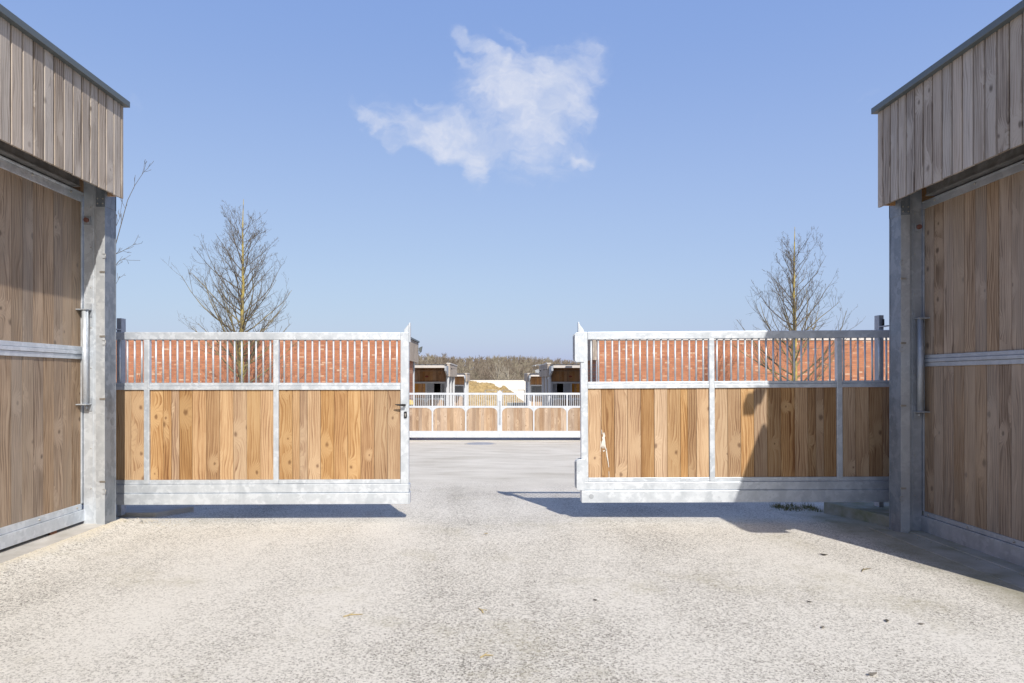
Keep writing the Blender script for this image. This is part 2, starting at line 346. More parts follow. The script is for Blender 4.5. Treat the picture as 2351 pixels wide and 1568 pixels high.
# ------------------------------------------------------------------ mesh helpers
class MB:
    def __init__(s): s.v = []; s.f = []; s.uv = []; s.t = []; s.sm = []
    def face(s, idx, uvs, tint, smooth=False): s.f.append(idx); s.uv.append(uvs); s.t.append(tint); s.sm.append(smooth)
    def hexa(s, P, tint=None, off=None, wood=True):
        """P: 8 corners, bottom 4 ccw then top 4"""
        i = len(s.v); s.v += [tuple(p) for p in P]
        tint = tint or (random.random(), random.random(), random.random())
        o = off or (random.uniform(0, 60), random.uniform(0, 60))
        for q in ((0, 3, 2, 1), (4, 5, 6, 7), (0, 1, 5, 4), (1, 2, 6, 5), (2, 3, 7, 6), (3, 0, 4, 7)):
            pts = [P[k] for k in q]; uvs = []
            e1 = Vector(pts[1]) - Vector(pts[0]); e2 = Vector(pts[3]) - Vector(pts[0]); n = e1.cross(e2)
            ax = max(range(3), key=lambda k: abs(n[k]))
            for p in pts:
                if ax == 0: uvs.append((p[1] + o[0], p[2] + o[1]))
                elif ax == 1: uvs.append((p[0] + o[0], p[2] + o[1]))
                else: uvs.append((p[0] + o[0], p[1] + o[1]))
            s.face([i + k for k in q], uvs, tint)
        return s
    def box(s, x0, x1, y0, y1, z0, z1, **k):
        x0, x1 = min(x0, x1), max(x0, x1); y0, y1 = min(y0, y1), max(y0, y1); z0, z1 = min(z0, z1), max(z0, z1)
        return s.hexa([(x0, y0, z0), (x1, y0, z0), (x1, y1, z0), (x0, y1, z0), (x0, y0, z1), (x1, y0, z1), (x1, y1, z1), (x0, y1, z1)], **k)
    def prism(s, pts, axis, a, b, tint=(.5, .5, .5)):
        """extrude 2D polygon pts along axis (0,1,2) from a to b"""
        def mk(p, t):
            r = list(p); r.insert(axis, t); return tuple(r)
        n = len(pts); i = len(s.v)
        s.v += [mk(p, a) for p in pts] + [mk(p, b) for p in pts]
        area = sum(pts[k][0] * pts[(k + 1) % n][1] - pts[(k + 1) % n][0] * pts[k][1] for k in range(n))
        flip = (area > 0) ^ (axis == 1)
        lo = list(range(n)); hi = [n + k for k in range(n)]
        if flip: lo = lo[::-1]
        else: hi = hi[::-1]
        uvp = [tuple(p) for p in pts]
        s.face([i + k for k in lo], [uvp[k % n] for k in lo], tint); s.face([i + k for k in hi], [uvp[k % n] for k in hi], tint)
        for k in range(n):
            q = [k, (k + 1) % n, n + (k + 1) % n, n + k]
            if not flip: q = q[::-1]
            s.face([i + j for j in q], [(0, 0), (.1, 0), (.1, .1), (0, .1)], tint)
        return s
    def tube(s, pts, rad, n=8, tint=(.5, .5, .5), cap=True, smooth=True):
        pts = [Vector(p) for p in pts]; rad = [rad] * len(pts) if isinstance(rad, (int, float)) else rad
        i0 = len(s.v); prev = None
        for k, p in enumerate(pts):
            d = (pts[min(k + 1, len(pts) - 1)] - pts[max(k - 1, 0)]).normalized()
            if prev is None:
                a = Vector((1, 0, 0)) if abs(d.x) < .8 else Vector((0, 1, 0)); a = (a - d * a.dot(d)).normalized()
            else:
                a = prev - d * prev.dot(d)
                a = a.normalized() if a.length > 1e-6 else Vector((1, 0, 0))
            prev = a; b = d.cross(a)
            for j in range(n):
                t = 2 * math.pi * j / n
                s.v.append(tuple(p + (a * math.cos(t) + b * math.sin(t)) * rad[k]))
        for k in range(len(pts) - 1):
            for j in range(n):
                q = [i0 + k * n + j, i0 + k * n + (j + 1) % n, i0 + (k + 1) * n + (j + 1) % n, i0 + (k + 1) * n + j]
                s.face(q, [(0, 0)] * 4, tint, smooth)
        if cap:
            s.face([i0 + j for j in range(n)][::-1], [(0, 0)] * n, tint)
            s.face([i0 + (len(pts) - 1) * n + j for j in range(n)], [(0, 0)] * n, tint)
        return s
    def ball(s, c, r, sy=1.0, n=8, m_=5, sz=1.0):
        i0 = len(s.v)
        for a in range(m_ + 1):
            ph = math.pi * a / m_
            for b in range(n):
                th = 2 * math.pi * b / n
                s.v.append((c[0] + r * math.sin(ph) * math.cos(th), c[1] + r * sy * math.sin(ph) * math.sin(th), c[2] + r * sz * math.cos(ph)))
        for a in range(m_):
            for b in range(n):
                q = [i0 + a * n + b, i0 + (a + 1) * n + b, i0 + (a + 1) * n + (b + 1) % n, i0 + a * n + (b + 1) % n]
                s.face(q, [(0, 0)] * 4, (.5, .5, .5), True)
        return s
    def build(s, name, mat, parent=None, bev=0.0, loc=None):
        me = bpy.data.meshes.new(name); me.from_pydata(s.v, [], s.f)
        uvl = me.uv_layers.new(name='uv'); uvl.data.foreach_set('uv', [c for f in s.uv for p in f for c in p])
        ca = me.color_attributes.new('tint', 'FLOAT_COLOR', 'CORNER')
        ca.data.foreach_set('color', [c for f, t in zip(s.f, s.t) for _ in f for c in (t[0], t[1], t[2], 1.0)])
        me.polygons.foreach_set('use_smooth', s.sm)
        me.materials.append(mat); me.update()
        o = bpy.data.objects.new(name, me); col.objects.link(o)
        if parent: o.parent = parent
        if loc: o.location = loc
        if bev:
            bm_ = o.modifiers.new('bevel', 'BEVEL'); bm_.width = bev; bm_.segments = 2; bm_.limit_method = 'ANGLE'
        return o
def tag(o, label=None, cat=None, group=None, kind=None):
    for k, v in (('label', label), ('category', cat), ('group', group), ('kind', kind)):
        if v: o[k] = v
    return o
def empty(name, loc=(0, 0, 0), label=None, cat=None, group=None):
    o = bpy.data.objects.new(name, None); col.objects.link(o); o.location = loc; o.empty_display_size = .2
    return tag(o, label, cat, group)

# ------------------------------------------------------------------ ground
def gz(x, y):
    if y < 6: z = 0.0
    elif y < 9: z = -.046 * (y - 6) ** 2 / 6
    elif y < 30: z = -.069 - .0492 * (y - 9)
    elif y < 62: z = -1.102 - (y - 30) * .0165
    elif y < 95: z = -1.63 - (y - 62) * .009
    else: z = -1.93
    return z
xs = [-900, -400, -150, -60, -30] + [-14 + i * .5 for i in range(57)] + [30, 60, 150, 400, 900]
ys = [-900, -300, -80, -20, -5, 0, 1, 2, 3, 4, 5] + [6 + .25 * i for i in range(14)] + [10 + i for i in range(22)] + [34, 38, 44, 50, 56, 62, 70, 80, 95, 130, 200, 400, 900]
mb = MB()
for y in ys:
    for x in xs: mb.v.append((x, y, gz(x, y)))
nx = len(xs)
for j in range(len(ys) - 1):
    for i in range(nx - 1):
        a = j * nx + i; q = [a, a + 1, a + nx + 1, a + nx]
        mb.face(q, [(mb.v[k][0], mb.v[k][1]) for k in q], (.5, .5, .5), True)
tag(mb.build('ground', M['ground']), kind='structure')

# hill rising behind, its wood
def hz(x, y):
    t = max(0, min(1, (y - 130) / 200.)); t = t * t * (3 - 2 * t)
    lft = max(0, min(1, (20 - x) / 90.))
    return -2.2 + t * (6.2 + 5.0 * lft + 1.2 * math.sin(x * .045 + 1) + .5 * math.sin(x * .13))
mb = MB(); hx = [-260 + 10 * i for i in range(53)]; hy = [122 + 12 * i for i in range(26)]
for y in hy:
    for x in hx: mb.v.append((x, y, hz(x, y)))
for j in range(len(hy) - 1):
    for i in range(len(hx) - 1):
        a = j * len(hx) + i; mb.face([a, a + 1, a + len(hx) + 1, a + len(hx)], [(0, 0)] * 4, (.5, .5, .5), True)
tag(mb.build('hill', M['hill']), kind='structure')

# ------------------------------------------------------------------ trees
def limb(mb, p, d, L, r, depth, rng, up=.35, n=4, lich=0.0, kids=(7, 4, 3), curl=.25, tips=None):
    segs = 5 if depth < 2 else 3
    pts = [p.copy()]; rad = [r]; dirs = []
    dd = d.normalized()
    for k in range(segs):
        dd = (dd + Vector((rng.gauss(0, curl * .35), rng.gauss(0, curl * .35), up * .28 + rng.gauss(0, curl * .25)))).normalized()
        pts.append(pts[-1] + dd * (L / segs)); rad.append(max(r * (1 - .8 * (k + 1) / segs), .0031)); dirs.append(dd.copy())
    mb.tube(pts, rad, n if depth < 1 else 3, tint=(lich, .5, .5), cap=False)
    if depth >= len(kids): return
    for i in range(kids[depth]):
        t = rng.uniform(.18, 1.0); f = t * segs; k = min(int(f), segs - 1)
        q = pts[k].lerp(pts[k + 1], f - k)
        side = Vector((rng.gauss(0, 1), rng.gauss(0, 1), rng.gauss(.15, .6))).normalized()
        nd = (dirs[k] * .75 + side * .75).normalized()
        limb(mb, q, nd, L * rng.uniform(.28, .5) * (1.15 - .5 * t), rad[k] * .55, depth + 1, rng, up, n, lich * .25, kids, curl)

def make_tree(name, base, top, profile, label, group, seed, trunk_r=.12, first=.22, nb=52, lean=0.0):
    rng = random.Random(seed); H = top - base.z
    root = empty(name, base, label, 'tree', group)
    tr = MB(); pts = []; rad = []
    N = 14; x = y = 0.0
    for k in range(N + 1):
        t = k / N
        pts.append(Vector((x, y, t * H))); rad.append(trunk_r * (1 - t) ** .9 + .008)
        x += rng.gauss(0, .018) + lean * (1 if k > N * .8 else 0); y += rng.gauss(0, .018)
    tr.tube(pts, rad, 9, tint=(1, .5, .5)); tr.build('trunk', M['bark'], root)
    cr = MB()
    for i in range(nb):
        t = first + (1 - first) * (i / nb) ** .95 * .85
        f = t * N; k = min(int(f), N - 1); q = pts[k].lerp(pts[k + 1], f - k)
        az = i * 2.399 + rng.uniform(-.5, .5)
        L = profile(t) * rng.uniform(.72, 1.12)
        el = R(rng.uniform(22, 46) + 14 * t)
        d = Vector((math.cos(az) * math.cos(el), math.sin(az) * math.cos(el), math.sin(el)))
        limb(cr, q, d, L, max(rad[k] * .36, .009), 0, rng, up=.42, n=5, lich=.4 if t < .5 else .05, kids=(8, 3, 2) if L > .9 else (6, 3), curl=.32)
    cr.build('crown', M['bark'], root)
    return root
def prof(wmax, pts):
    def f(t):
        for (a, va), (b, vb) in zip(pts[:-1], pts[1:]):
            if a <= t <= b: return wmax * (va + (vb - va) * (t - a) / (b - a))
        return wmax * pts[-1][1]
    return f
PL = [(0, .9), (.2, 1.0), (.45, 1.0), (.6, .84), (.75, .58), (.88, .34), (1, .12)]
PR = [(0, .95), (.2, 1.0), (.40, .95), (.55, .74), (.7, .52), (.85, .34), (1, .14)]
TY = 25.5
make_tree('bare_tree', Vector(((556 - 1136) / 1567 * TY, TY, gz(0, TY))), 8.3, prof(2.75, PL), 'taller bare young tree with yellow lichened trunk behind the gate with the black handle', 'bare young trees by the brick walls', 11, nb=64)
make_tree('bare_tree', Vector(((1822 - 1136) / 1567 * TY, TY, gz(0, TY))), 7.25, prof(3.1, PR), 'wider bare young tree with greenish trunk behind the partly shaded gate', 'bare young trees by the brick walls', 23, nb=46)
# the slim tree whose outer twigs show past the left post
rt = empty('slim_tree', (-6.9, 12.0, gz(0, 12)), 'slim bare tree mostly hidden behind the left barn post, thin twigs showing against the sky', 'tree')
rng = random.Random(5); tb = MB()
tb.tube([(0, 0, 0), (.02, 0, 1.5), (0, .02, 3), (.06, 0, 4.6)], [.06, .05, .035, .01], 7, tint=(.3, .5, .5)); tb.build('trunk', M['bark'], rt)
cb = MB()
def poly_branch(pts, r0):
    pts = [Vector(p) for p in pts]
    cb.tube(pts, [max(r0 * (1 - .8 * k / (len(pts) - 1)), .003) for k in range(len(pts))], 4, tint=(.1, .5, .5), cap=False)
    for k in range(1, len(pts)):
        for _ in range(2):
            t = rng.random(); q = pts[k - 1].lerp(pts[k], t); d = (pts[k] - pts[k - 1]).normalized()
            limb(cb, q, d + Vector((rng.gauss(0, .5), rng.gauss(0, .5), rng.gauss(0, .5))), rng.uniform(.12, .28), .003, 1, rng, up=.3, kids=(0, 1), curl=.3)
# coordinates relative to root: x from image
def rel(xv, yv, dy=0.0):
    y = 12.0 + dy; return ((xv - 1136) / 1567 * y + 6.9, dy, 1.6 + (869 - yv) / 1567 * y - gz(0, 12))
poly_branch([rel(236, 700), rel(252, 640), rel(266, 560), rel(281, 505), rel(293, 460), rel(310, 425), rel(330, 395), rel(340, 386)], .011)
poly_branch([rel(236, 690), rel(262, 585), rel(280, 577), rel(300, 566), rel(313, 558)], .008)
poly_branch([rel(240, 680), rel(262, 615), rel(272, 600), rel(288, 592)], .007)
poly_branch([rel(240, 720), rel(262, 660), rel(276, 634)], .006)
poly_branch([rel(236, 700), rel(262, 530), rel(275, 500), rel(283, 447)], .008)
for i in range(10):
    a = i * 2.4; limb(cb, Vector((0, 0, 1.8 + i * .28)), Vector((-abs(math.cos(a)) - .3, math.sin(a), 1)), 1.1, .012, 0, rng, up=.5, kids=(5, 3), curl=.3)
cb.build('crown', M['bark'], rt)

# low bare shrubs in front of the brick
def shrub(x, y, h, w, label, seed):
    r_ = random.Random(seed); root = empty('bare_shrub', (x, y, gz(x, y)), label, 'shrub', 'bare shrubs by the brick walls')
    b_ = MB()
    for i in range(14):
        a = r_.uniform(0, 6.28); limb(b_, Vector((0, 0, 0)), Vector((math.cos(a) * w, math.sin(a) * w, 1)), h * r_.uniform(.7, 1.1), .03, 0, r_, up=.2, kids=(6, 3), curl=.4)
    b_.build('stems', M['bark'], root)
shrub((322 - 1136) / 1567 * 24, 24, 2.6, .25, 'small dark bare shrub seen low between the bars left of the tall tree', 3)
shrub((600 - 1136) / 1567 * 27.5, 27.5, 3.2, .35, 'bare shrub against the brick right behind the taller tree', 8)

# far woodland: one mass of bare trees on the hill
def woodland():
    rng = random.Random(99); mb = MB()
    def ribbon(p, q, w0, w1, t):
        d = (q - p); s = Vector((d.z, 0, -d.x)); s = s.normalized() if s.length > 1e-4 else Vector((1, 0, 0))
        b = Vector((0, .7, 0))
        i = len(mb.v); mb.v += [tuple(p + s * w0), tuple(p - s * w0), tuple(p + b * w0), tuple(q + s * w1), tuple(q - s * w1), tuple(q + b * w1)]
        for f in ((0, 1, 4, 3), (1, 2, 5, 4), (2, 0, 3, 5)): mb.face([i + k for k in f], [(0, 0)] * 4, t)
    n = 0
    for y in [135, 143, 152, 162, 173, 185, 198, 212, 228, 246, 266, 290, 316, 335]:
        halfw = y * .20
        x = -halfw
        while x < halfw:
            x += rng.uniform(1.5, 3.0) * (1 + (y - 135) / 260.)
            H = (rng.uniform(5.8, 7.9) if y < 190 else rng.uniform(6.9, 7.5)) * (1.0 if y > 150 else .9)
            if rng.random() < .05: H *= 1.12
            yy = y + rng.uniform(-3, 3); base = Vector((x, yy, hz(x, yy))); t0 = rng.random()
            k = y / 150.
            top = base + Vector((rng.gauss(0, .4), 0, H * .8))
            ribbon(base, top, .11 * k, .04 * k, (min(1, t0 + .2), .5, .5))
            nbr = 46 if y < 200 else 34
            for i in range(nbr):
                u = rng.uniform(.15, .8); p = base.lerp(top, u)
                a = rng.uniform(-1.1, 1.1); L = H * rng.uniform(.18, .42) * (1.1 - u * .5)
                d = Vector((math.sin(a), rng.uniform(-.5, .5), math.cos(a) * rng.uniform(.6, 1.1))).normalized()
                q = p + d * L * .55; tt = (min(1, max(0, t0 + rng.uniform(-.25, .25))), .5, .5)
                ribbon(p, q, .045 * k, .03 * k, tt)
                for _ in range(3):
                    d2 = (d + Vector((rng.gauss(0, .45), rng.gauss(0, .4), rng.gauss(.25, .3)))).normalized()
                    r2 = q + d2 * L * .55; ribbon(q, r2, .03 * k, .012 * k, tt)
            n += 1
    o = mb.build('woodland', M['woodland'])
    tag(o, 'brown leafless wood covering the hill behind the yard', 'woodland', kind='stuff')
woodland()
for k, (xv, yv, top, lab) in enumerate([(1143, 128, 838, 'pale bare tree with a clear forked trunk at the wood, left of its neighbour'),
                                        (1166, 131, 842, 'pale bare tree with many slanting stems at the wood, right of its neighbour')]):
    x = (xv - 1136) / 1567 * yv; rng = random.Random(40 + k)
    root = empty('far_tree', (x, yv, -2.0), lab, 'tree', 'pale trees at the edge of the wood')
    t = MB(); H = 1.6 + (869 - top) / 1567 * yv + 2.0
    t.tube([(0, 0, 0), (.1, 0, H * .4), (.0, 0, H * .8)], [.16, .11, .03], 6, tint=(.3, .5, .5)); t.build('trunk', M['farbark'], root)
    c = MB()
    for i in range(18):
        a = rng.uniform(-1, 1) * .85
        limb(c, Vector((.05, 0, H * rng.uniform(.15, .6))), Vector((math.sin(a), rng.uniform(-.3, .3), math.cos(a))), H * rng.uniform(.35, .55), .075, 0, rng, up=.15, kids=(5, 3), curl=.15)
    c.build('crown', M['farbark'], root)

# ------------------------------------------------------------------ barns with cladding canopy, post and tall sliding door
def cladding(mb, X, y0, y1, z0, z1, sgn, pitch=.1348, phase=0.0, th=.024):
    """vertical boards on plane x=X, room side sgn (+1 faces +x)"""
    y = y1 - phase
    edges = [y1]
    while y > y0: 
        if y < y1 - 1e-6: edges.append(y)
        y -= pitch
    edges.append(y0)
    for a, b in zip(edges[1:], edges[:-1]):
        if b - a < .02: continue
        x0 = X - sgn * th; bev = .004; g_ = .009
        # board with a chamfered near edge
        pts = [(X - sgn * th, a + g_), (X - sgn * .006, a + g_), (X, a + g_ + bev), (X, b - g_ - bev), (X - sgn * .006, b - g_), (X - sgn * th, b - g_)]
        tint = (random.random(), random.random(), random.random()); o = (random.uniform(0, 60), random.uniform(0, 60))
        i = len(mb.v); dz = random.uniform(-.003, .003)
        for zz in (z0 + dz, z1):
            mb.v += [(p[0], p[1], zz) for p in pts]
        n = 6
        for k in range(n):
            q = [k, (k + 1) % n, n + (k + 1) % n, n + k]
            if sgn < 0: q = q[::-1]
            q = q[::-1]
            uvs = [(pts[j % n][1] + pts[j % n][0] + o[0], (z0 if j < n else z1) + o[1]) for j in q]
            mb.face([i + j for j in q], uvs, tint)
        mb.face([i + k for k in range(n)], [(p[0] + o[0], p[1]) for p in pts], tint)
        mb.face([i + n + k for k in range(n)][::-1], [(p[0] + o[0], p[1]) for p in pts][::-1], tint)
    return mb

def barn(sgn, Xc, Xp, Xd, yn, yf_c, yf_p, zb, zcb, zct, rail, toprail, botrail, pitch_d, door_near, label, lab_door, phase, simple=False, zg=0.0, body_out=8.0, near_post=False):
    """sgn=+1: building on the left, its wall faces +x.  Xc cladding plane, Xp post inner face, Xd door plane"""
    s = sgn
    root = empty('timber_barn', (0, 0, 0), label, 'barn', None)
    # cladding box
    cladding(MB_ := MB(), Xc, yn, yf_c, zcb, zct, s, phase=phase).build('cladding', M['greywood'], root)
    bk = MB(); bk.box(Xc - s * .026, Xc - s * .06, yn + .02, yf_c - .012, zcb + .02, zct - .005)
    bk.box(Xc - s * .06, Xd - s * .2, yf_c - .04, yf_c - .012, zcb + .02, zct - .005)          # return board at the far end
    bk.box(Xc - s * .06, Xd - s * .2, yn + .02, yn + .05, zcb + .02, zct - .005)
    bk.build('cladding_frame', M['brownwood'], root)
    t = MB(); Xt = Xc + s * .055
    t.box(Xt, Xc - s * .10, yn - .02, yf_c + .02, zct, zct + .062)
    t.hexa([(Xc - s * .1, yn - .02, zct + .02), (Xc - s * body_out, yn - .02, zct + .75), (Xc - s * body_out, yf_c + .02, zct + .75), (Xc - s * .1, yf_c + .02, zct + .02),
            (Xc - s * .1, yn - .02, zct + .058), (Xc - s * body_out, yn - .02, zct + .79), (Xc - s * body_out, yf_c + .02, zct + .79), (Xc - s * .1, yf_c + .02, zct + .058)])
    t.build('roof', M['trim'], root, bev=.004)
    # body behind the door
    b = MB(); b.box(Xd - s * .18, Xc - s * body_out + s * .05, yn + .1, yf_p - .06, zb - .3, zct - .02); b.build('wall', M['greywood'], root)
    nb_ = MB(); k = 0
    while k * .15 < body_out - abs(Xd - Xc) - .4:
        xa = Xd - s * (.18 + k * .15); nb_.box(xa - s * .003, xa - s * .147, yn + .075, yn + .099, zb - .1, zct - .03); k += 1
    nb_.build('end_cladding', M['greywood'], root)
    # soffit and beams
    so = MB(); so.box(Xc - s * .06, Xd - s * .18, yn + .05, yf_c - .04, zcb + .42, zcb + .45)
    so.build('soffit', M['dark'], root)  # near-black colour paints the shade under the canopy
    bm = MB(); y = yf_c - .5
    while y > yn + .3:
        MB().box(Xc - s * .06, Xd - s * .17, y, y + .09, zcb + .18, zcb + .418).build('soffit_beam', M['brownwood'], root); y -= .75
    tk = MB(); tk.box(Xd + s * .075, Xd - s * .03, yn + .1, yf_p - .13, toprail[1] + .012, toprail[1] + .115)
    tk.box(Xd + s * .085, Xd + s * .075, yn + .1, yf_p - .13, toprail[1] + .012, toprail[1] + .03)
    tk.box(Xd + s * .03, Xd - s * .16, yn + .1, yf_p - .10, toprail[1] + .115, toprail[1] + .35)
    tk.build('door_track', M['trackgrey'], root, bev=.003)
    # post
    p = MB(); y0p, y1p = yf_p, yf_p + .20
    wpost = .092
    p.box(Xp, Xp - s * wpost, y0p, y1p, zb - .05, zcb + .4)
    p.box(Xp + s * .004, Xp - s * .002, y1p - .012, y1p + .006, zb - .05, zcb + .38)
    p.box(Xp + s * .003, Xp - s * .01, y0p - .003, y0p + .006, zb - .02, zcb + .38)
    p.build('post', M['galvshade'], root, bev=.003)
    MB().box(Xp + s * .001, Xp - s * (wpost - .001), y0p - .004, y0p - .0006, zb - .048, zcb - .104).build('post_face', M['galvpost'], root)  # brighter front plate; the sides behind it carry painted shade
    pj = MB(); pj.box(Xp - s * (wpost + .006), Xd + s * .02, y0p + .03, y0p + .16, zb - .05, zcb + .4)
    pj.box(Xp - s * (wpost + .05), Xp - s * (wpost + .044), y0p + .026, y0p + .0305, zb, zcb + .3)
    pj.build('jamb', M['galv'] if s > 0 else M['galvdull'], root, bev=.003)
    cp = MB(); cp.box(Xp + s * .004, Xp - s * (wpost + .003), y0p - .004, y1p + .008, zcb - .10, zcb + .3); cp.build('post_collar', M['galvshade'], root, bev=.002)
    rv = MB()
    for zz in [zcb - .07, zcb - .02]:
        for dx in (.02, .075): MB().ball((Xp - s * dx, y0p - .005, zz), .008).build('bolt', M['brass'], root)
    for k in range(9): MB().ball((Xp - s * (wpost + .07), y0p + .029, zb + .35 + k * .42), .007).build('bolt', M['brass'], root)
    ck = MB()
    for zz in (zb + .42, zb + 1.28, zb + 1.93, zb + 2.6):
        MB().box(Xp + s * .006, Xp - s * .05, y0p - .011, y0p - .0045, zz, zz + .018).build('clip', M['brass'], root)
    for zz in (zb + .3, zb + 1.85, zb + 2.75):
        P_ = [(Xp - s * .02, y0p - .008, zz), (Xp + s * .012, y0p - .008, zz), (Xp + s * .012, y0p - .008, zz + .045), (Xp - s * .02, y0p - .008, zz + .045)]
        MB().tube(P_, .0025, 5).build('clip', M['brass'], root)
    if near_post:
        q = MB(); q.box(Xp, Xp - s * .40, 4.3, 4.5, zb - .05, zcb + .4); q.build('post', M['galvpost'], root, bev=.003)  # unseen post, placed to shade the ground and right gate
    # sliding door
    yd0, yd1 = door_near, yf_p + .05
    fr = MB(); th = .05
    fr.box(Xd + s * .012, Xd - s * th, yd0, yd1, toprail[0], toprail[1]); fr.box(Xd + s * .020, Xd + s * .012, yd0, yd1, toprail[1] - .022, toprail[1] - .004)
    fr.box(Xd + s * .012, Xd - s * th, yd1 - .035, yd1, botrail[2] , toprail[0] - .001)                # closing stile
    za, zb_ = rail; h3 = (zb_ - za)
    fr.box(Xd + s * .014, Xd - s * th, yd0, yd1 - .036, za, za + h3 * .36); fr.box(Xd + s * .024, Xd - s * th, yd0, yd1 - .036, za + h3 * .38, za + h3 * .66); fr.box(Xd + s * .014, Xd - s * th, yd0, yd1 - .036, za + h3 * .68, zb_)
    fr.box(Xd + s * .012, Xd - s * th, yd0, yd1 - .036, botrail[1], botrail[2])
    fr.box(Xd + s * .030, Xd - s * th, yd0, yd1 - .004, botrail[0], botrail[1] - .003)
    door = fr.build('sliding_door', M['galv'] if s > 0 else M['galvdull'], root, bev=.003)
    if lab_door: door['label'] = lab_door
    for (a, b2) in ((botrail[2] + .001, rail[0] - .001), (rail[1] + .001, toprail[0] - .001)):
        w = MB(); y = yd1 - .036
        while y > yd0:
            y2 = max(y - pitch_d, yd0); w.box(Xd + s * random.uniform(-.002, .002), Xd - s * .03, y2 + .0025, y - .0025, a, b2); y = y2
        w.build('wood_panel', M['doorwood'], door)
    hd = MB(); hx = Xd + s * .075; hy = yf_p - .035
    hd.tube([(hx, hy, rail[0] - .47), (hx, hy, rail[1] + .38)], .03, 12)
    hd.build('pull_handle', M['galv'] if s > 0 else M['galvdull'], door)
    for zz in (rail[0] - .47, rail[1] + .38):
        hb = MB()
        hb.box(hx + s * .035, Xd, hy - .04, hy + .055, zz - .006, zz + .006); hb.box(hx + s * .035, hx - s * .02, hy + .055, hy + .063, zz - .07, zz + .07)
        hb.tube([(hx, hy + .02, zz - .02), (hx, hy + .02, zz - .045)], .012, 8)
        hb.build('handle_bracket', M['galvdull'], door, bev=.002)
    y = yd1 - .12
    while y > max(yd0, 3.5):
        MB().ball((Xd + s * .014, y, (botrail[1] + botrail[2]) / 2), .012, n=8).build('rivet', M['brass'], door); MB().ball((Xd + s * .014, y - .1, (toprail[0] + toprail[1]) / 2 + .005), .011).build('rivet', M['brass'], door)
        y -= .58
    wl = MB(); wl.tube([(Xd - s * .005, yd1 - .5, botrail[0] - .005), (Xd + s * .02, yd1 - .5, botrail[0] - .005)], .05, 16); wl.build('wheel', M['rust'], door)
    rc = MB(); zc_ = toprail[0] - .19
    rc.box(Xd + s * .03, Xd + s * .10, yf_p + .012, yf_p + .022, zc_ - .045, zc_ + .045); rc.build('stop_plate', M['galvdull'], root)
    rc = MB(); rc.tube([(Xd + s * .065, yf_p - .012, zc_), (Xd + s * .065, yf_p + .012, zc_)], .024, 14); rc.build('rubber_stop', M['redcap'], root)
    return root

left_barn = barn(+1, -3.90, -4.055, -4.315, -2.5, 7.18, 7.10, .10, 3.49, 4.455, (1.802, 1.934), (3.44, 3.545), (.115, .235, .297), .146, -2.4,
     'timber barn along the left edge with silvery cladding, sunlit weathered sliding door', None, .058)
right_barn = barn(-1, 4.05, 4.223, 4.48, 5.0, 7.23, 7.10, .03, 3.406, 4.405, (1.725, 1.844), (3.368, 3.45), (.012, .174, .219), .1495, 4.6,
     'timber barn along the right edge, shaded side with brown cladding and sliding door', None, .10, near_post=True)

mb = MB(); mb.prism([(5.0, 3.52), (3.25, 3.52), (3.2, 3.42), (4.75, 2.2), (5.0, 2.1)], 0, 4.0, 4.04); mb.build('shade_panel', M['greywood'], right_barn)  # unseen panel, outline shaped to throw the slanted shadow on the right gate
MB().box(4.04, 4.4, 3.2, 4.98, 3.40, 3.50).build('shade_beam', M['galvdull'], right_barn)  # unseen beam added along the top of the shadow-casting panel
MB().box(4.5, 4.62, 3.9, 4.98, 3.3, 4.36).build('shade_wall', M['greywood'], right_barn)  # unseen wall added to close a light gap in the gate shadow
r_ = empty('shade_box', (3.93, 4.8, 3.93), 'unseen box on a short arm, added for its square shadow on the right gate', 'lamp')
MB().box(-.06, .06, -.08, .08, -.07, .06).build('housing', M['trim'], r_, bev=.008); MB().box(-.01, .12, .0, .19, -.012, .012).build('arm', M['trim'], r_)  # unseen box and arm, added to cast a small square shadow
# kerbs below the doors
mb = MB(); mb.prism([(-4.06, -.2), (-4.06, .082), (-4.0, .074), (-3.88, .03), (-3.7, .006), (-3.55, -.004), (-3.55, -.2)], 1, -3, 7.42); tag(mb.build('verge', M['ground']), kind='structure')
mb = MB(); mb.prism([(-9, -3.), (-4.062, -3.), (-4.062, 7.28), (-9, 7.28)], 2, -.3, .085); tag(mb.build('kerb', M['kerb'], bev=.012), kind='structure')
mb = MB(); mb.prism([(4.30, 3.0), (9, 3.0), (9, 7.30), (4.30, 7.30)], 2, -.3, -.0 + .012); tag(mb.build('kerb', M['kerbdirty'], bev=.008), kind='structure')
mb = MB(); mb.prism([(4.02, 3.0), (4.30, 3.0), (4.30, 7.0), (4.02, 7.35)], 2, -.3, .005); tag(mb.build('kerb', M['kerbdirty'], bev=.003), kind='structure')

# plinths carrying the gate rollers
def plinth(pts, z, label, mat):
    mb = MB(); mb.prism(pts, 2, -.4, z); o = mb.build('concrete_plinth', mat, bev=.012)
    tag(o, label, 'plinth', 'concrete plinths under the sliding gates')
plinth([(4.02, 8.35), (4.30, 7.38), (7.5, 7.38), (7.5, 8.35)], .10, 'mossy concrete plinth under the shaded end of the right gate', M['concretemoss'])
plinth([(-7.5, 8.05), (-4.0, 8.05), (-3.72, 8.45), (-7.5, 8.45)], .02, 'low concrete plinth in shadow under the left gate next to its post', M['kerb'])

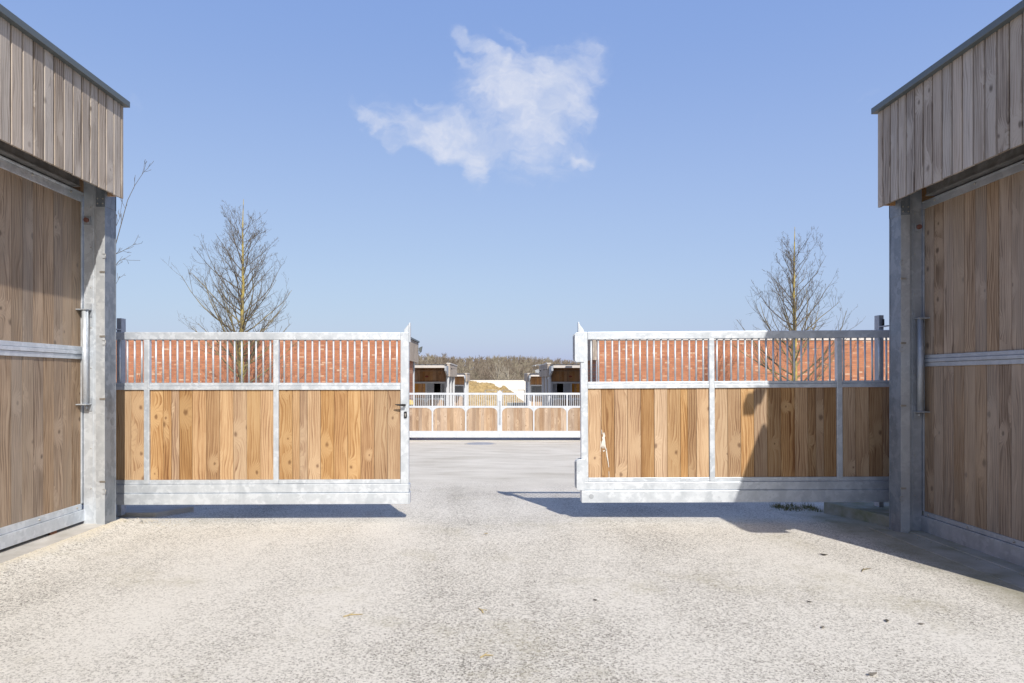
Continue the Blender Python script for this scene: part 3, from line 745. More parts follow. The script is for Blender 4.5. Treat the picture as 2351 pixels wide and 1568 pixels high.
# ------------------------------------------------------------------ near sliding gates
F = 1567.0
class Plane:
    def __init__(s, x0v, y0, m): s.X0 = (x0v - 1136) / F * y0; s.y0 = y0; s.m = m; s.c = math.cos(math.atan(m))
    def x(s, xv):
        u = (xv - 1136) / F; y = (s.y0 - s.m * s.X0) / (1 - s.m * u); X = u * y
        return (X - s.X0) / s.c
def gate(name, pl, root_loc, rotz, roty, xs_, Z, mull, bars, boards, label, left, group):
    """local frame: x right, y away, z up (relative to ground plane z=0)."""
    root = empty(name, root_loc, label, 'gate', group); root.rotation_euler = (0, roty, rotz)
    xL, xR = xs_['ends']              # overall ends (local)
    T = .06
    gm = M['galv']
    z_ = lambda yv: 1.6 - (yv - 869) / F * pl.y0
    t0, t1 = z_(Z['top'][1]), z_(Z['top'][0])
    m0, ml, m1 = z_(Z['mid'][2]), z_(Z['mid'][1]), z_(Z['mid'][0])
    s0, s1 = z_(Z['sill'][1]), z_(Z['sill'][0])
    b10, b11 = z_(Z['b1'][1]), z_(Z['b1'][0]); b20, b21 = z_(Z['b2'][1]), z_(Z['b2'][0])
    e0, e1 = xs_['endpost']
    iL, iR = (xL, e0) if left else (e1, xR)
    MB().box(xL if left else e1, e0 if left else xR, 0, T + .02, t0, t1).build('top_rail', gm, root, bev=.006)
    MB().box(e0, e1, -.001, T + .02, b11 + .001, t1 - .0005).build('end_post', gm, root, bev=.006)
    secs = []; prev = iL
    for (a, b) in mull: secs.append((prev, a)); prev = b
    secs.append((prev, iR))
    for (a, b) in mull: MB().box(a, b, 0, T, s0 + .001, t0 - .001).build('mullion', gm, root, bev=.004)
    for (a, b) in secs:
        r_ = MB(); r_.box(a + .001, b - .001, .012, T, ml, m1); r_.box(a + .001, b - .001, .002, T, m0, ml - .004); r_.box(a + .001, b - .001, .02, T - .01, ml - .004, ml)
        r_.build('middle_rail', gm, root, bev=.003)
        r_ = MB(); r_.box(a + .001, b - .001, .008, T, s0, s1)
        if b - a > .8:
            c_ = a + (b - a) * (.15 if left else .84); r_.box(c_ - .11, c_ + .11, .004, .008, s0 + .002, s1 - .002)
            r_.ball((c_, .003, (s0 + s1) / 2), .008)
        r_.build('sill_strip', gm, root, bev=.002)
    bm = MB(); bm.box(xL, xR if not left else e1, -.006, .14, b10, b11); bm.box(xL, xR if not left else e1, .004, .13, b21, b10)
    bm.box(xL if left else xL, xR, -.018, .15, b20, b21); bm.build('bottom_beam', gm, root, bev=.006)
    for bx in bars: MB().tube([(bx, .03, m1 - .002), (bx, .03, t0 + .002)], .0105, 10).build('bar', gm, root)
    for k, (a, b) in enumerate(secs):
        w = MB(); js = [a + .001] + [j for j in boards if a < j < b] + [b - .001]
        for p, q in zip(js[:-1], js[1:]): w.box(p + .0018, q - .0018, .022 + random.uniform(-.0015, .0015), .05, s1 + .001, m0 - .001)
        w.build('wood_panel', M['gatewood'], root, bev=.002)
    return root, dict(t0=t0, t1=t1, m0=m0, m1=m1, s0=s0, s1=s1, b10=b10, b11=b11, b20=b20, b21=b21, z=z_)

# left gate
pl = Plane(939, 7.80, .02)
X6 = lambda z: pl.x(258.3 + z * .3294)
bars = [X6(z) for z in ([-60, -10, 42, 95, 146, 196] + [295 + 50 * k for k in range(17)] + [1192 + 49.25 * k for k in range(17)])]
bars = [b for b in bars]
boards = [X6(z) for z in (-70, 28, 122, 347, 405, 459, 551, 649, 743, 837, 931, 1025, 1250, 1302, 1355, 1447, 1541, 1636, 1728, 1822, 1916)]
Zl = dict(top=(762.8, 780.4), mid=(878.8, 885.5, 894.8), sill=(1100.6, 1109.8), b1=(1110.6, 1129.6), b2=(1131.2, 1156.2))
gateL, zl = gate('sliding_gate', pl, (pl.X0, pl.y0, 0), math.atan(.02), 0, dict(ends=(X6(-1100), X6(2065)), endpost=(X6(2007), X6(2065))), Zl,
    [(X6(-640), X6(-602)), (X6(218), X6(256)), (X6(1120), X6(1157))], bars, boards,
    'fully sunlit sliding gate with black lever handle at its free end, left of the opening', True, 'sliding gates across the drive')
# end details left
xe0, xe1 = X6(2007), X6(2065)
zz = zl['z']
f_ = MB(); f_.box(xe1 + .0015, xe1 + .016, .01, .085, zz(785), zz(740.5)); f_.prism([(xe1 + .001, zz(762.5)), (xe1 + .001, zz(742)), (xe1 - .012, zz(745)), (xe1 - .058, zz(756.5)), (xe1 - .058, zz(762.5))], 1, .03, .04)
f_.build('finial', M['galv'], gateL, bev=.002)
f_ = MB(); f_.box(xe1 + .0015, xe1 + .012, -.012, .13, zz(1156), zz(1131)); f_.box(xe1 + .0015, xe1 + .010, .0, .11, zz(1122), zz(1112)); f_.build('end_cap', M['galv'], gateL, bev=.002)
h = MB(); zc = zz(929.5); hx0, hx1 = pl.x(907.5), pl.x(932.5)
h.prism([(hx0, zc + .006), (hx0 + .01, zc + .011), (hx1 - .03, zc + .014), (hx1, zc + .012), (hx1, zc - .010), (hx1 - .03, zc - .014), (hx0 + .03, zc - .006)], 1, -.062, -.046); h.tube([(hx1 - .014, -.05, zc), (hx1 - .014, .0, zc)], .013, 12)
h.build('lever_handle', M['black'], gateL, bev=.004)
lk = MB(); a, b = pl.x(927.6), pl.x(934.4)
lk.prism([(a + .006, zz(960)), (b - .006, zz(960)), (b, zz(958.5)), (b, zz(946)), (b - .006, zz(944.6)), (a + .006, zz(944.6)), (a, zz(946)), (a, zz(958.5))], 1, -.013, -.0015); lko = lk.build('lock_plate', M['black'], gateL, bev=.002)
kc = MB(); cx = (a + b) / 2; kc.tube([(cx, -.019, zz(950.5)), (cx, -.0135, zz(950.5))], .0095, 12); kc.box(cx - .0045, cx + .0045, -.0185, -.0135, zz(956), zz(951.5)); kc.build('keyhole', M['brass'], lko)

# right gate
pr = Plane(1344, 7.82, -.0175)
X7 = lambda z: pr.x(1291.5 + z * .3296)
bars = [X7(z) for z in ([208, 258, 307, 356, 405, 454, 501, 549, 600, 647, 697, 746, 795, 844, 894, 942, 991] + [1087, 1137, 1186, 1235, 1284, 1333, 1382, 1431, 1481, 1530, 1580, 1628, 1677, 1726, 1776, 1827, 1876] + [1973, 2023, 2073, 2123, 2173, 2222, 2272, 2322])]
boards = [X7(z) for z in (275, 368, 458, 552, 646, 736, 828, 880, 940, 1158, 1250, 1343, 1434, 1530, 1628, 1718, 1775, 1830, 2050, 2145, 2240, 2330)]
Zr = dict(top=(762, 779.4), mid=(876.7, 882.6, 892.2), sill=(1096.9, 1105.8), b1=(1106.6, 1124.6), b2=(1126, 1153.6))
gateR, zr = gate('sliding_gate', pr, (pr.X0, pr.y0, 0), math.atan(-.0175), R(-.33), dict(ends=(X7(133), X7(3300)), endpost=(X7(132), X7(182))), Zr,
    [(X7(1028), X7(1065)), (X7(1918), X7(1955)), (X7(2800), X7(2838))], bars, boards,
    'half shaded sliding gate with latch plates and a white splash, right of the opening', False, 'sliding gates across the drive')
zz = zr['z']; xa = X7(133)
f_ = MB(); f_.box(xa - .026, xa - .014, .01, .085, zz(765), zz(739)); f_.prism([(xa - .0135, zz(762)), (xa - .0135, zz(740)), (xa - .002, zz(745)), (xa + .045, zz(758)), (xa + .045, zz(762))], 1, .03, .04)
f_.build('finial', M['galv'], gateR, bev=.002)
def lplate(x0v, x1v, ya, yb):
    p = MB(); a, b = pr.x(x0v), pr.x(x1v); za, zb = zz(yb), zz(ya); r = .02
    p.prism([(a, za + r), (a + r * .4, za + r * .3), (a + r, za), (b, za), (b, zb), (a + r, zb), (a + r * .4, zb - r * .3), (a, zb - r)], 1, -.012, -.004)
    p.prism([(a - .012, za + r * 1.5), (a + .02, za), (b, za), (b, zb), (a + .02, zb), (a - .012, zb - r * 1.5)], 1, .09, .098)
    p.box(a + .02, a + .026, -.004, .09, za + r, zb - r)
    o = p.build('latch_plate', M['galv'], gateR, bev=.002)
    bl = MB(); bl.box(a - .006, a + .012, .02, .07, za + .02, zb - .02); bl.build('latch_bolt', M['galvdull'], o)
lplate(1321.5, 1343, 763, 831); lplate(1324, 1343.6, 1054, 1125)
rp = MB(); cx, cz = X7(200), zz(1139); rp.tube([(cx, -.020, cz), (cx, -.0185, cz)], .028, 16); rp.build('cap_disc', M['galvdull'], gateR)
# white splash on the first panel
sp = MB(); rs = random.Random(4); yS = .0185
def blob(pts): sp.prism([(pr.x(1291.5 + a * .3296), zz(688.8 + b * .3296)) for a, b in pts], 1, yS - .0012, yS + .003)
blob([(288, 926), (296, 924), (302, 948), (298, 960), (302, 985), (304, 1010), (311, 1050), (307, 1054), (298, 1018), (293, 1040), (288, 1012), (284, 1042), (280, 1012), (273, 1032), (271, 1024), (277, 990), (284, 975), (280, 960), (286, 950)])
blob([(305, 1040), (312, 1036), (318, 1085), (323, 1120), (328, 1165), (325, 1168), (318, 1125), (311, 1090)])
blob([(276, 905), (279, 903), (283, 935), (279, 938)]); blob([(284, 1050), (300, 1046), (297, 1054), (289, 1058)]); blob([(325, 1195), (328, 1195), (329, 1238), (326, 1238)])
blob([(268, 985), (271, 984), (269, 1060), (267, 1060)])
sp.build('splash', M['paintsplash'], gateR)

# guides standing behind the posts
def guide(x, s, ztop, label):
    root = empty('gate_guide', (x, 7.84, 0), label, 'gate guide', 'steel roller guides behind the posts')
    MB().box(-.028, .028, .12, .22, .0, ztop).build('post', M['galvdull'], root, bev=.004)
    MB().box(-.028, .028, -.03, .12, ztop - .14, ztop - .13).build('arm', M['galvdull'], root)
    for yy in ((.10,) if s < 0 else ()):
        MB().tube([(-.01 * s, yy, ztop - .05), (-.01 * s, yy, ztop - .13)], .013, 12).build('roller', M['black'], root)
guide((270 - 1136) / F * 7.84 - .05, 1, 1.6 + (869 - 731) / F * 8.0, 'dark steel guide behind the left post standing over the end of the left gate')
guide((2031 - 1136) / F * 7.84 + .03, -1, 1.6 + (869 - 724) / F * 8.0, 'dark steel guide behind the right post standing over the shaded gate end')

# ------------------------------------------------------------------ brick walls
def brick(x0, x1, y, ztop, label):
    root = empty('brick_wall', (x0, y, gz(0, y)), label, 'brick wall', 'brick walls behind the trees')
    zb = gz(0, y)
    MB().box(0, x1 - x0, 0, 3.5, -.4, ztop - zb).build('wall', M['brick'], root)
    MB().box(-.03, x1 - x0 + .03, -.04, 3.54, ztop - zb, ztop - zb + .12).build('coping', M['whitepaint'], root)
brick(-24, -4.02, 30.0, 3.42, 'long red brick wall behind the left gate and its tree')
brick(4.50, 25, 30.0, 3.285, 'long red brick wall behind the right gate, pale coping along its top')

# ------------------------------------------------------------------ far gate, two leaves
def far_leaf(s, label):
    Y = 29.7; k = Y / F; zf = lambda yv: 1.6 - (yv - 869) * k; xf = lambda xv: (xv - 1136) * k
    C = xf(1147.4); root = empty('yard_gate_leaf', (C, Y, 0), label, 'gate', 'far yard gate leaves')
    A = lambda d0, d1: (s * d0, s * d1)
    L = 4.5; gm = M['galvfar']; pw = .10
    t1, t0 = zf(901.6), zf(906.3); m1, m0 = zf(931.7), zf(936.1); s1, s0 = zf(989.2), zf(996.6); b1, b0 = zf(997.2), zf(1004.0)
    MB().box(*A(.102, L), 0, .07, t0, t1).build('top_rail', gm, root)
    p = MB(); p.box(*A(.002, .10), -.005, .08, s0, t1 - .02)
    p.prism([(s * .002, t1 - .019), (s * .10, t1 - .019), (s * .10, t1 + .03), (s * .012, t1 + .115), (s * .002, t1 + .115)], 1, -.005, .08); p.build('end_post', gm, root)
    MB().box(*A(.002, .04), -.012, -.006, m0 - .75, m0 + .3).build('cover_strip', M['galvdull'], root)
    mul = [1.48, 2.93, 4.38]
    edges = [.102] + mul + [L]
    for x in mul: MB().box(*A(x - .03, x + .03), -.001, .06, s1, t0).build('mullion', gm, root)
    MB().box(*A(.102, L), .004, .06, m0, m1).build('middle_rail', gm, root)
    b = MB(); b.box(*A(.102, L), .004, .07, s0, s1); b.box(*A(0.004, L), -.02, .10, b0, b1); b.box(*A(.004, L), 0, .08, b1, s0); b.build('bottom_beam', gm, root)
    x = .16
    while x < L:
        if min(abs(x - q) for q in mul) > .045: MB().box(*A(x - .01, x + .01), .02, .04, m1, t0).build('bar', gm, root)
        x += .0804
    for a, c in zip(edges[:-1], edges[1:]):
        w = MB(); a2, c2 = a + (.03 if a in mul else 0), c - .03; x = a2
        while x < c2 - .02:
            x2 = min(x + random.choice((.075, .14, .14, .15)), c2); w.box(*A(x + .001, x2 - .001), .02, .05, s1, m0); x = x2
        w.build('wood_panel', M['farwood'], root)
        for (px, dr) in ((a2, 1), (c2, -1)):           # curved corner brackets
            r = .21; pts = [(s * px, m0 + .001)]
            for q in range(7):
                an = math.pi / 2 * q / 6; pts.append((s * (px + dr * (r - r * math.sin(an) * 1.0 + .0)), m0 - (r - r * math.cos(an)) * 1.0 - .012))
            pts = [(s * px, m0 + .001), (s * (px + dr * r), m0 + .001)] + [(s * (px + dr * (r * (1 - math.sin(R(90) * q / 6)))), m0 - .015 - r * (1 - math.cos(R(90) * q / 6))) for q in range(7)]
            MB().prism(pts, 1, .012, .0195).build('corner_bracket', gm, root)
    return root
far_leaf(-1, 'left leaf of the closed far gate with arched pale wood panels')
far_leaf(+1, 'right leaf of the closed far gate with arched pale wood panels')

# ------------------------------------------------------------------ far barns (cladding canopy only partly seen)
def far_barn(s, Xc, y0, y1, dz, label):
    root = empty('yard_barn', (0, 0, 0), label, 'barn')
    zcb, zct = 3.49 + dz, 4.50 + dz
    cl = cladding(MB(), Xc, y0, y1, zcb, zct, s); cl.build('cladding', M['greywood'], root)
    e = MB()
    for k in range(2): e.box(Xc - s * (.0 + k * .10), Xc - s * (.098 + k * .10), y0 - .024, y0 - .002, zcb, zct)
    e.build('end_boards', M['greywood'], root)
    MB().box(Xc - s * .026, Xc - s * .2, y0, y1, zcb + .03, zct - .01).build('cladding_frame', M['brownwood'], root)
    t = MB(); t.box(Xc + s * .05, Xc - s * .3, y0 - .05, y1 + .05, zct, zct + .08)
    t.build('roof_trim', M['trim'] if s > 0 else M['whitepaint'], root)
    Xw = Xc - s * .42
    w = MB(); y = y0 + 0.12
    while y < y1 - .3: w.box(Xw, Xw - s * .03, y + .003, min(y + .15, y1 - .3) - .003, dz + .1, zcb + .3); y += .15
    w.build('door', M['greywood'], root)
    MB().box(Xw - s * .05, Xw - s * 5, y0 + .4, y1 - .25, dz - .4, zct).build('wall', M['greywood'], root)
    MB().box(Xw + s * .25, Xw - s * .05, y1 - .42, y1 - .2, dz - .3, zcb + .1).build('post', M['galvfar'], root)
    MB().box(Xw + s * .25, Xw - s * .05, y0 + .0, y0 + .12, dz - .3, zcb + .1).build('post', M['galvfar'], root)
    MB().box(Xw + s * .03, Xw, y0 + .2, y1 - .3, zcb - .14, zcb - .02).build('rail', M['galvfar'], root)
    return root
far_barn(+1, -3.90, 30.6, 34.9, -1.07, 'far timber barn end with grey cladding just right of the handled gate')
far_barn(-1, 4.30, 30.05, 34.9, -1.07, 'far timber barn end with shaded cladding seen through the first bars of the right gate')

# ------------------------------------------------------------------ stable blocks
def stable(s, Y, dz, cx, label, closed=False):
    """s=-1 left block (extends to -x), +1 right block. local x = distance outward from the centre line cx"""
    root = empty('stable_block', (cx, Y, dz), label, 'stable')
    A = lambda a, b: (s * a, s * b)
    xi = 3.0; xo = 9.0; W = M['galvfar']
    # z values relative to the first block
    w = MB(); x = xi
    while x < xo: w.box(*A(x + .002, min(x + .15, xo) - .002), 0, .04, 1.42, 2.30); x += .15
    w.build('upper_wall', M['brownwood'], root)
    fr = MB(); fr.box(*A(xi, xo), -.03, .05, 1.32, 1.42); fr.box(*A(xi, xo), -.07, -.031, 1.38, 1.42)
    fr.box(*A(xi, xi + .06), -.04, .05, -1.5, 1.32); fr.build('frame', W, root)
    def panel(x0, x1, z0, z1, mat, nm='wood_panel'):
        b = MB(); x = x0
        while x < x1 - .01: x2 = min(x + .14, x1); b.box(*A(x + .0015, x2 - .0015), .01, .04, z0, z1); x = x2
        return b.build(nm, mat, root)
    def grille(x0, x1, open_, n):
        b = MB(); b.box(*A(x0, x0 + .025), -.02, .02, .49, 1.32); b.box(*A(x1 - .025, x1), -.02, .02, .49, 1.32); b.box(*A(x0, x1), -.019, .015, .60, .62)
        for i in range(n):
            xx = x0 + .025 + (i + .5) * (x1 - x0 - .05) / n; b.box(*A(xx - .009, xx + .009), -.012, .008, .49, 1.32)
        b.build('bar_grille', W, root)
        if not open_: MB().box(*A(x0 + .026, x1 - .026), .05, .06, .49, 1.31).build('shutter', M['galvdull'], root)
    if closed:
        grille(xi + .06, xi + 1.1, True, 14); panel(xi + 1.1, xo, .49, 1.32, M['orangewood'])
    else:
        grille(xi + .06, xi + .31, True, 4)
        grille(xi + .70, xi + 1.13, False, 8)
        MB().box(*A(xi + 1.13, xi + 1.18), -.03, .03, -1.5, 1.32).build('mullion', W, root)
        panel(xi + 1.18, xo, .49, 1.32, M['orangewood'])
    # lower wall with arched metal head
    lo = panel(xi + .06, xo, -1.5, .40, M['farwood'], 'lower_wall')
    hd = MB(); hd.box(*A(xi + .06, xo), -.02, .045, .40, .49)
    for px, dr in ((xi + .06, 1), (xi + 1.13, -1), (xi + 1.18, 1), (xi + 2.6, -1)):
        r = .22; pts = [(s * px, .40), (s * (px + dr * r), .40)] + [(s * (px + dr * (r * (1 - math.sin(R(90) * q / 5)))), .39 - r * (1 - math.cos(R(90) * q / 5))) for q in range(6)]
        hd.prism(pts, 1, -.015, .005)
    hd.build('arched_head', W, root)
    # canopy roof: slopes down from its high front edge
    yF = -2.6
    rf = MB(); prof_ = []; x = xi - .12; pts = []
    while x < xo:
        pts += [(x, 0), (x + .05, .045), (x + .09, .045), (x + .14, 0)]; x += .32
    for (xa_, ha), (xb_, hb) in zip(pts[:-1], pts[1:]):
        P0 = [(s * xa_, yF, 2.315 + ha), (s * xb_, yF, 2.315 + hb), (s * xb_, 5, 2.46 + hb), (s * xa_, 5, 2.46 + ha)]
        rf.hexa([(p[0], p[1], p[2] - .012) for p in P0] + P0)
    rf.build('roof', M['darkroof'], root)
    MB().box(*A(xi - .1, xo), yF - .03, yF, 2.175, 2.31).build('fascia_board', M['whitepaint'], root)
    u = MB(); u.box(*A(xi - .08, xo), yF + .01, .0, 2.275, 2.298)
    for q in range(4): MB().box(*A(xi - .08, xo), yF + .35 + q * .6, yF + .43 + q * .6, 2.18, 2.274).build('rafter', M['brownwood'], root)
    u.build('canopy_underside', M['brownwood'], root)
    bt = MB(); bt.box(*A(xi, xo), -.10, -.05, 2.02, 2.06); bt.build('batten', M['farwood'], root)
    # verge beam dropping back to the pillar
    v = MB(); v.hexa([(s * (xi - .2), yF, 2.02), (s * (xi - .1), yF, 2.02), (s * (xi - .1), .2, 1.52), (s * (xi - .2), .2, 1.52), (s * (xi - .2), yF, 2.28), (s * (xi - .1), yF, 2.28), (s * (xi - .1), .2, 2.30), (s * (xi - .2), .2, 2.30)])
    v.build('verge_board', M['galvdull'], root)
    # body
    b = MB(); b.box(*A(xi + .02, xo), 4.9, 5, -1.5, 2.44); b.box(*A(xi + .02, xi + .05), .06, 4.9, -1.5, 2.3); b.box(*A(xo - .05, xo), 0, 4.9, -1.5, 2.3); b.build('wall', M['greywood'], root)
    # pillar group with boxed cladding on top, its side faces the lane
    bx = 2.72; y0, y1 = -.9, 6.2
    c = MB(); c.box(*A(bx + .002, bx + .16), y0 - .02, y0, 1.72, 2.42)
    c2 = cladding(c, s * bx, y0, y1, 1.72, 2.42, -s); c2.build('boxed_cladding', M['greywood'], root)
    MB().box(*A(bx + .03, bx + .15), y0 + .002, y1, 1.76, 2.41).build('cladding_frame', M['brownwood'], root)
    MB().box(*A(bx - .03, bx + .19), y0 - .04, y1 + .04, 2.42, 2.48).build('cap', M['whitepaint'], root)
    for yy, xx, wd in ((y0 + .05, bx + .06, .10), (y0 + 2.6, bx + .08, .10), (y0 + 5.2, bx + .05, .12), (-.1, bx + .2, .08)):
        MB().box(*A(xx, xx + wd), yy, yy + .14, -1.5, 1.76).build('pillar', W, root)
    sw = MB(); y = y0 + .9
    while y < y1 - .9: sw.box(*A(bx + .2, bx + .23), y + .002, y + .148, -1.5, 1.75); y += .15
    sw.build('side_wall', M['greywood'], root)
    if not closed:
        rp_ = MB(); rp_.tube([(s * (xi + .62 + .55), -.012, 1.72), (s * (xi + .62 + .55), -.002, 1.72)], .001, 3)
        ov = [(s * (xi + 1.1) + .10 * math.cos(t * math.pi / 8), 1.72 + .055 * math.sin(t * math.pi / 8)) for t in range(16)]
        MB().prism(ov, 1, -.008, -.001).build('oval_plate', M['redmark'], root)
    return root
stable(-1, 39.0, 0.0, .22, 'nearer left stable block, open dark doorway between steel bars under a ribbed canopy')
stable(+1, 39.0, 0.0, .22, 'nearer right stable block, open dark doorway between steel bars under a ribbed canopy')
stable(-1, 62.0, -.385, .22, 'farther left stable block with a full barred front, beside the straw heap', True)
stable(+1, 62.0, -.385, .22, 'farther right stable block with a full barred front, beside the pale wall', True)

# roof-mounted pieces
def at(xv, yv, Y): return ((xv - 1136) / F * Y, Y, 1.6 - (yv - 869) / F * Y)
r_ = empty('floodlight', at(961, 806, 34.6), 'grey floodlight tilted upward on the end of the far left barn', 'floodlight')
MB().hexa([(.02, 0, -.02), (.12, 0, -.05), (.12, .3, -.05), (.02, .3, -.02), (.0, 0, .16), (.17, 0, .24), (.17, .3, .24), (.0, .3, .16)]).build('housing', M['trim'], r_)
MB().tube([(.0, .1, -.12), (.05, .1, -.10), (.08, .1, -.03)], .02, 6).build('bracket', M['black'], r_)
r_ = empty('floodlight', at(1240, 851, 42), 'small pale floodlight on the lane side of the nearer right stable cladding', 'floodlight')
MB().hexa([(-.28, 0, -.12), (.0, 0, -.16), (.0, .25, -.16), (-.28, .25, -.12), (-.3, 0, .04), (-.08, 0, .1), (-.08, .25, .1), (-.3, .25, .04)]).build('housing', M['galvdull'], r_)
MB().box(-.08, .06, .08, .14, -.03, .03).build('bracket', M['black'], r_)
r_ = empty('lamp_bracket', at(1240, 838, 41), 'thin steel arm sticking out from the top of the nearer right stable cladding', 'bracket')
MB().tube([(.05, 0, .02), (-.25, 0, .0), (-.5, 0, -.07)], .018, 6).build('arm', M['galvdull'], r_)
MB().ball((-.27, 0, -.05), .035).build('lamp', M['galvfar'], r_)
for (xv, yv, Y, lab) in ((1040, 846.5, 38.9, 'short dark bracket on the nearer left stable cladding'), (1252, 848.5, 38.0, 'short dark bracket on the nearer right stable cladding')):
    r_ = empty('wall_bracket', at(xv, yv, Y), lab, 'bracket', 'small brackets on the stable cladding')
    MB().tube([(-.09, -.02, .03), (-.05, -.06, .0), (.14, -.04, -.005)], .012, 6).build('arm', M['black'], r_)
    MB().box(-.10, -.07, -.03, .05, -.05, .05).build('plate', M['black'], r_)

# ------------------------------------------------------------------ yard end: pale wall, heap, barriers, low dark box
YW = 86
r_ = empty('concrete_wall', (0, YW, -1.8), 'long pale rendered wall across the end of the yard', 'wall')
MB().box(-12, 14, 0, .3, -.3, 3.22).build('wall', M['wallwhite'], r_)
MB().box(-12.05, 14.05, -.03, .33, 3.22, 3.28).build('coping', M['darkroof'], r_)
for x in (-6, -3, 0, 3, 6, 9): MB().box(x - .01, x + .01, -.003, .0, -.2, 3.2).build('panel_joint', M['kerb'], r_)
MB().box(-12, 14, -.0035, -.001, 1.98, 2.0).build('panel_joint', M['kerb'], r_)
# heap
YH = 78.0
prof_pts = [(1040, 868), (1070, 872), (1085, 874.5), (1097, 877), (1122, 878.3), (1135, 882), (1146, 889), (1150, 888), (1155, 884.8), (1160, 886), (1168, 893), (1180, 901), (1190, 913), (1200, 919), (1207, 926), (1212, 931)]
def heap_h(xv):
    for (a, ya), (b, yb) in zip(prof_pts[:-1], prof_pts[1:]):
        if a <= xv <= b: y = ya + (yb - ya) * (xv - a) / (b - a); break
    else: y = 931
    return 1.6 - (y - 869) / F * YH
from mathutils import noise as mn
mb = MB(); NX, NY = 150, 44; zg = -1.72
for j in range(NY):
    v = j / (NY - 1)
    for i in range(NX):
        xv = 1030 + (1216 - 1030) * i / (NX - 1); X = (xv - 1136) / F * YH
        hh = heap_h(xv) - zg
        prof2 = min(1, v / .5) ** .8 if v < .5 else 1 - ((v - .5) / .5) ** 2.2
        y = YH - 5.5 + 9 * v
        nzv = mn.fractal(Vector((X * 1.3, y * 1.3, 3)), .8, 2.1, 5) * .22 * (1 if .02 < v < .98 else 0)
        mb.v.append((X, y, zg - .06 + max(0, hh * prof2 + nzv * min(1, hh))))
for j in range(NY - 1):
    for i in range(NX - 1):
        a = j * NX + i; mb.face([a, a + 1, a + NX + 1, a + NX], [(0, 0)] * 4, (.5, .5, .5), True)
tag(mb.build('straw_heap', M['heap']), 'big golden straw and manure heap in front of the pale wall', 'heap')
def frame(x0, x1, yt, Y, label):
    r_ = empty('steel_barrier', (0, Y, 0), label, 'barrier', 'thin steel barriers before the heap')
    a, b = at(x0, 0, Y)[0], at(x1, 0, Y)[0]; zt = at(0, yt, Y)[2]; zb = gz(0, Y)
    for x in (a, b): MB().tube([(x, 0, zb), (x, 0, zt)], .03, 6).build('post', M['galvdull'], r_)
    MB().tube([(a, 0, zt), (b, 0, zt)], .025, 6).build('rail', M['galvdull'], r_)
frame(1114, 1141.7, 895.4, 66, 'thin steel barrier in front of the heap, left of the far gate centre')
frame(1153, 1204, 895.4, 66, 'thin steel barrier right of the far gate centre, end post against the pale wall')
r_ = empty('dark_box', at(1195, 931, 68), 'low dark box at the foot of the straw heap', 'trough')
MB().box(-1.3, 1.3, 0, .8, -.2, .26).build('body', M['trim'], r_, bev=.02)  # dark box standing for an unclear dark strip below the heap
MB().box(-1.35, 1.35, -.03, .03, .262, .30).build('rim', M['galvdull'], r_)

r_ = empty('yellow_sign', at(941.5, 925.6, 30.4), 'small round yellow sign beside the end of the handled gate', 'sign')
MB().prism([(.16 * math.cos(t * math.pi / 8), .16 * math.sin(t * math.pi / 8)) for t in range(16)], 1, -.01, .01).build('disc', M['yellow'], r_)
MB().box(-.02, .02, .012, .04, -1.6, .1).build('stake', M['galvdull'], r_)

# manhole cover
r_ = empty('manhole_cover', (-.55, 26.2, gz(0, 26.2) + .004), 'flat round drain cover in the concrete before the far gate', 'manhole cover')
MB().prism([(.62 * math.cos(t * math.pi / 16), .62 * math.sin(t * math.pi / 16)) for t in range(32)], 2, -.02, .012).build('ring', M['kerb'], r_)
MB().prism([(.52 * math.cos(t * math.pi / 16), .52 * math.sin(t * math.pi / 16)) for t in range(32)], 2, .0, .018).build('lid', M['galvdull'], r_)

# ------------------------------------------------------------------ small ground things
def clump(mb, x, y, z, n, h, sp, rng):
    for _ in range(n):
        a = rng.uniform(0, 6.28); r = rng.uniform(0, sp); p = Vector((x + r * math.cos(a), y + r * math.sin(a), z))
        d = Vector((rng.gauss(0, .45), rng.gauss(0, .45), 1)).normalized(); hh = h * rng.uniform(.5, 1)
        q = p + d * hh * .6; e = q + (d + Vector((rng.gauss(0, .4), rng.gauss(0, .4), -.1))).normalized() * hh * .4
        s = Vector((rng.uniform(-1, 1), rng.uniform(-1, 1), 0)).normalized() * .003
        i = len(mb.v); mb.v += [tuple(p - s), tuple(p + s), tuple(q + s * .8), tuple(q - s * .8), tuple(e)]
        t = (rng.random(),) * 3; mb.face([i, i + 1, i + 2, i + 3], [(0, 0)] * 4, t); mb.face([i + 3, i + 2, i + 4], [(0, 0)] * 3, t)
rng = random.Random(2); mb = MB()
for i in range(60): clump(mb, rng.uniform(3.6, 4.1), rng.uniform(8.4, 8.9), -.08, 12, .10, .07, rng)
for i in range(30): clump(mb, rng.uniform(4.2, 4.36), rng.uniform(4.5, 7.0), .0, 3, .02, .04, rng)
clump(mb, -4.0, 7.33, 0, 45, .12, .05, rng); clump(mb, -3.97, 7.25, 0, 20, .07, .05, rng)
for i in range(10): clump(mb, -4.1 + rng.uniform(0, .04), rng.uniform(6.8, 7.2), 0, 4, .03, .03, rng)
tag(mb.build('grass', M['grass']), 'short rough grass at the feet of the posts and plinth', 'grass', kind='stuff')

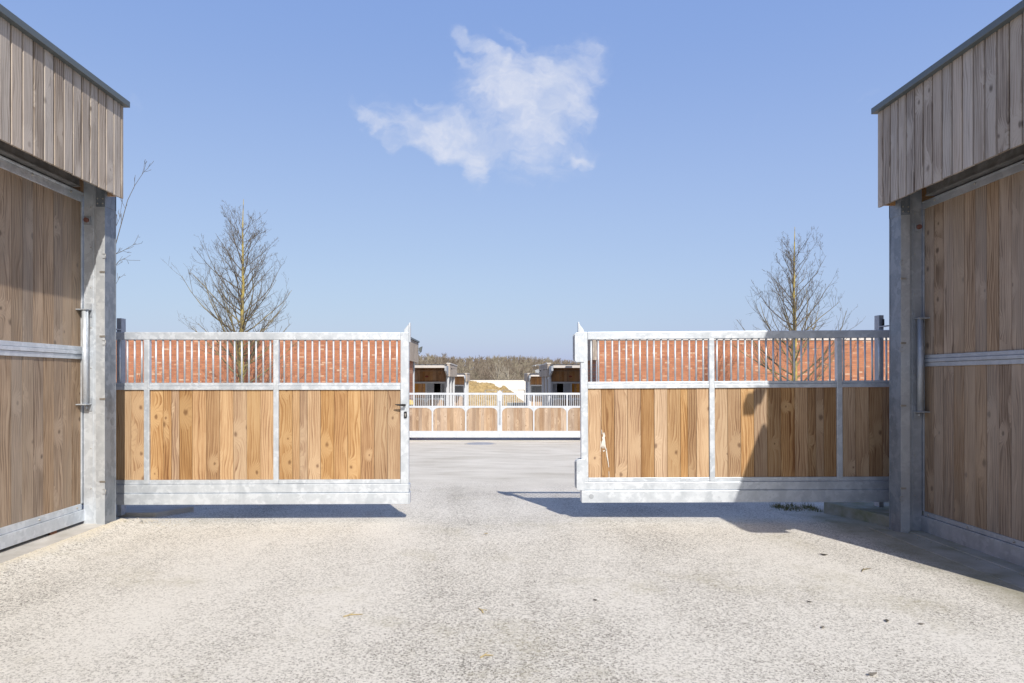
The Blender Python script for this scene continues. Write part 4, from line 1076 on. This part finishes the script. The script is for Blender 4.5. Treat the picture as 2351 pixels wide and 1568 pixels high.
def leaf(xv, yv, L, ang, mat, label, curl=.3):
    Y = 1.6 * F / (yv - 869); X = (xv - 1136) / F * Y
    L *= .72; r = MB(); n = 6; ca, sa = math.cos(ang), math.sin(ang)
    for k in range(n + 1):
        t = k / n; w = L * .22 * math.sin(math.pi * min(1, t * .95 + .03)); z = .003 + curl * L * (t - .5) ** 2 * 1.4
        for sgn_ in (-1, 0, 1):
            x = (t - .5) * L; y = sgn_ * w
            r.v.append((X + x * ca - y * sa, Y + x * sa + y * ca, z + (abs(sgn_) * w * .5) + .002))
    for k in range(n):
        for c in (0, 1):
            a = k * 3 + c; r.face([a, a + 3, a + 4, a + 1], [(0, 0)] * 4, (.5, .5, .5), True)
    o = r.build('dry_leaf', mat); md = o.modifiers.new('thick', 'SOLIDIFY'); md.thickness = .001
    tag(o, label, 'leaf', 'dry leaves lying on the drive')
leaf(2003, 1551, .085, .3, M['leaf'], 'largest curled dry leaf at the bottom right of the drive', .5)
leaf(1366, 1379, .05, -.4, M['leafdark'], 'small dark dry leaf on the pale tarmac right of centre')
leaf(1116, 1226, .07, .1, M['straw'], 'tan dry leaf just in front of the gate opening')
leaf(2036, 1427, .07, 1.2, M['leafdark'], 'thin dark curled leaf below the shadow of the right barn')
leaf(1889, 1442, .06, .9, M['leaf'], 'narrow brown leaf near the middle of the right-hand tarmac')
leaf(2115, 1434, .06, -.2, M['leaf'], 'brown leaf nearest the right edge of the drive')
leaf(1891, 1275, .10, -.6, M['leafdark'], 'dark leaf closest to the sunlit side of the barn shadow')
leaf(1858, 1383, .05, -.5, M['leafdark'], 'small black leaf on the tarmac left of two thin brown leaves')
def twig(xv, yv, L, ang, label, mat='bark'):
    Y = 1.6 * F / (yv - 869); X = (xv - 1136) / F * Y; r = MB(); ca, sa = math.cos(ang), math.sin(ang)
    pts = [(X + (t - .5) * L * ca, Y + (t - .5) * L * sa + .02 * math.sin(t * 5), .008) for t in (0, .3, .6, 1)]
    r.tube(pts, [.004, .0045, .004, .002], 5); r.tube([pts[1], (pts[1][0] + .04 * sa, pts[1][1] + .05 * ca, .012)], [.003, .0015], 4)
    tag(r.build('twig', M[mat]), label, 'twig', 'twigs lying on the drive')
twig(1988, 1309, .16, .7, 'forked brown twig in the sunlight below the barn shadow')
twig(1103, 1402, .12, 1.9, 'pale crooked twig on the stained tarmac in the middle of the drive', 'straw')
twig(812, 1414, .14, .5, 'brown twig on the left half of the drive', 'straw')
twig(1118, 1508, .09, .6, 'short straw-coloured twig near the bottom of the drive', 'straw')

# loose grit along the left kerb
rng = random.Random(12); mb = MB()
for i in range(1500):
    y = rng.uniform(3.2, 7.7); x = -4.06 + abs(rng.gauss(0, .10)) ; r = rng.uniform(.003, .009)
    if y > 7.28: x = -4.0 + abs(rng.gauss(0, .28))
    mb.ball((x, y, max(0, .078 - max(0, x + 4.04) * .36) * (y < 7.42) + r * .3), r, n=5, m_=3, sz=.7)
tag(mb.build('gravel', M['grit']), 'yellowish loose grit washed along the left kerb', 'gravel', kind='stuff')
# limestone lump by the left post
mb = MB(); mb.ball((-3.98, 7.6, .0), .06, n=9, m_=6, sz=.8)
rng = random.Random(3); mb.v = [(a + rng.gauss(0, .008), b + rng.gauss(0, .008), c + rng.gauss(0, .006)) for a, b, c in mb.v]
tag(mb.build('stone', M['kerb']), 'pale rounded stone beside the left post under the gate end', 'stone')
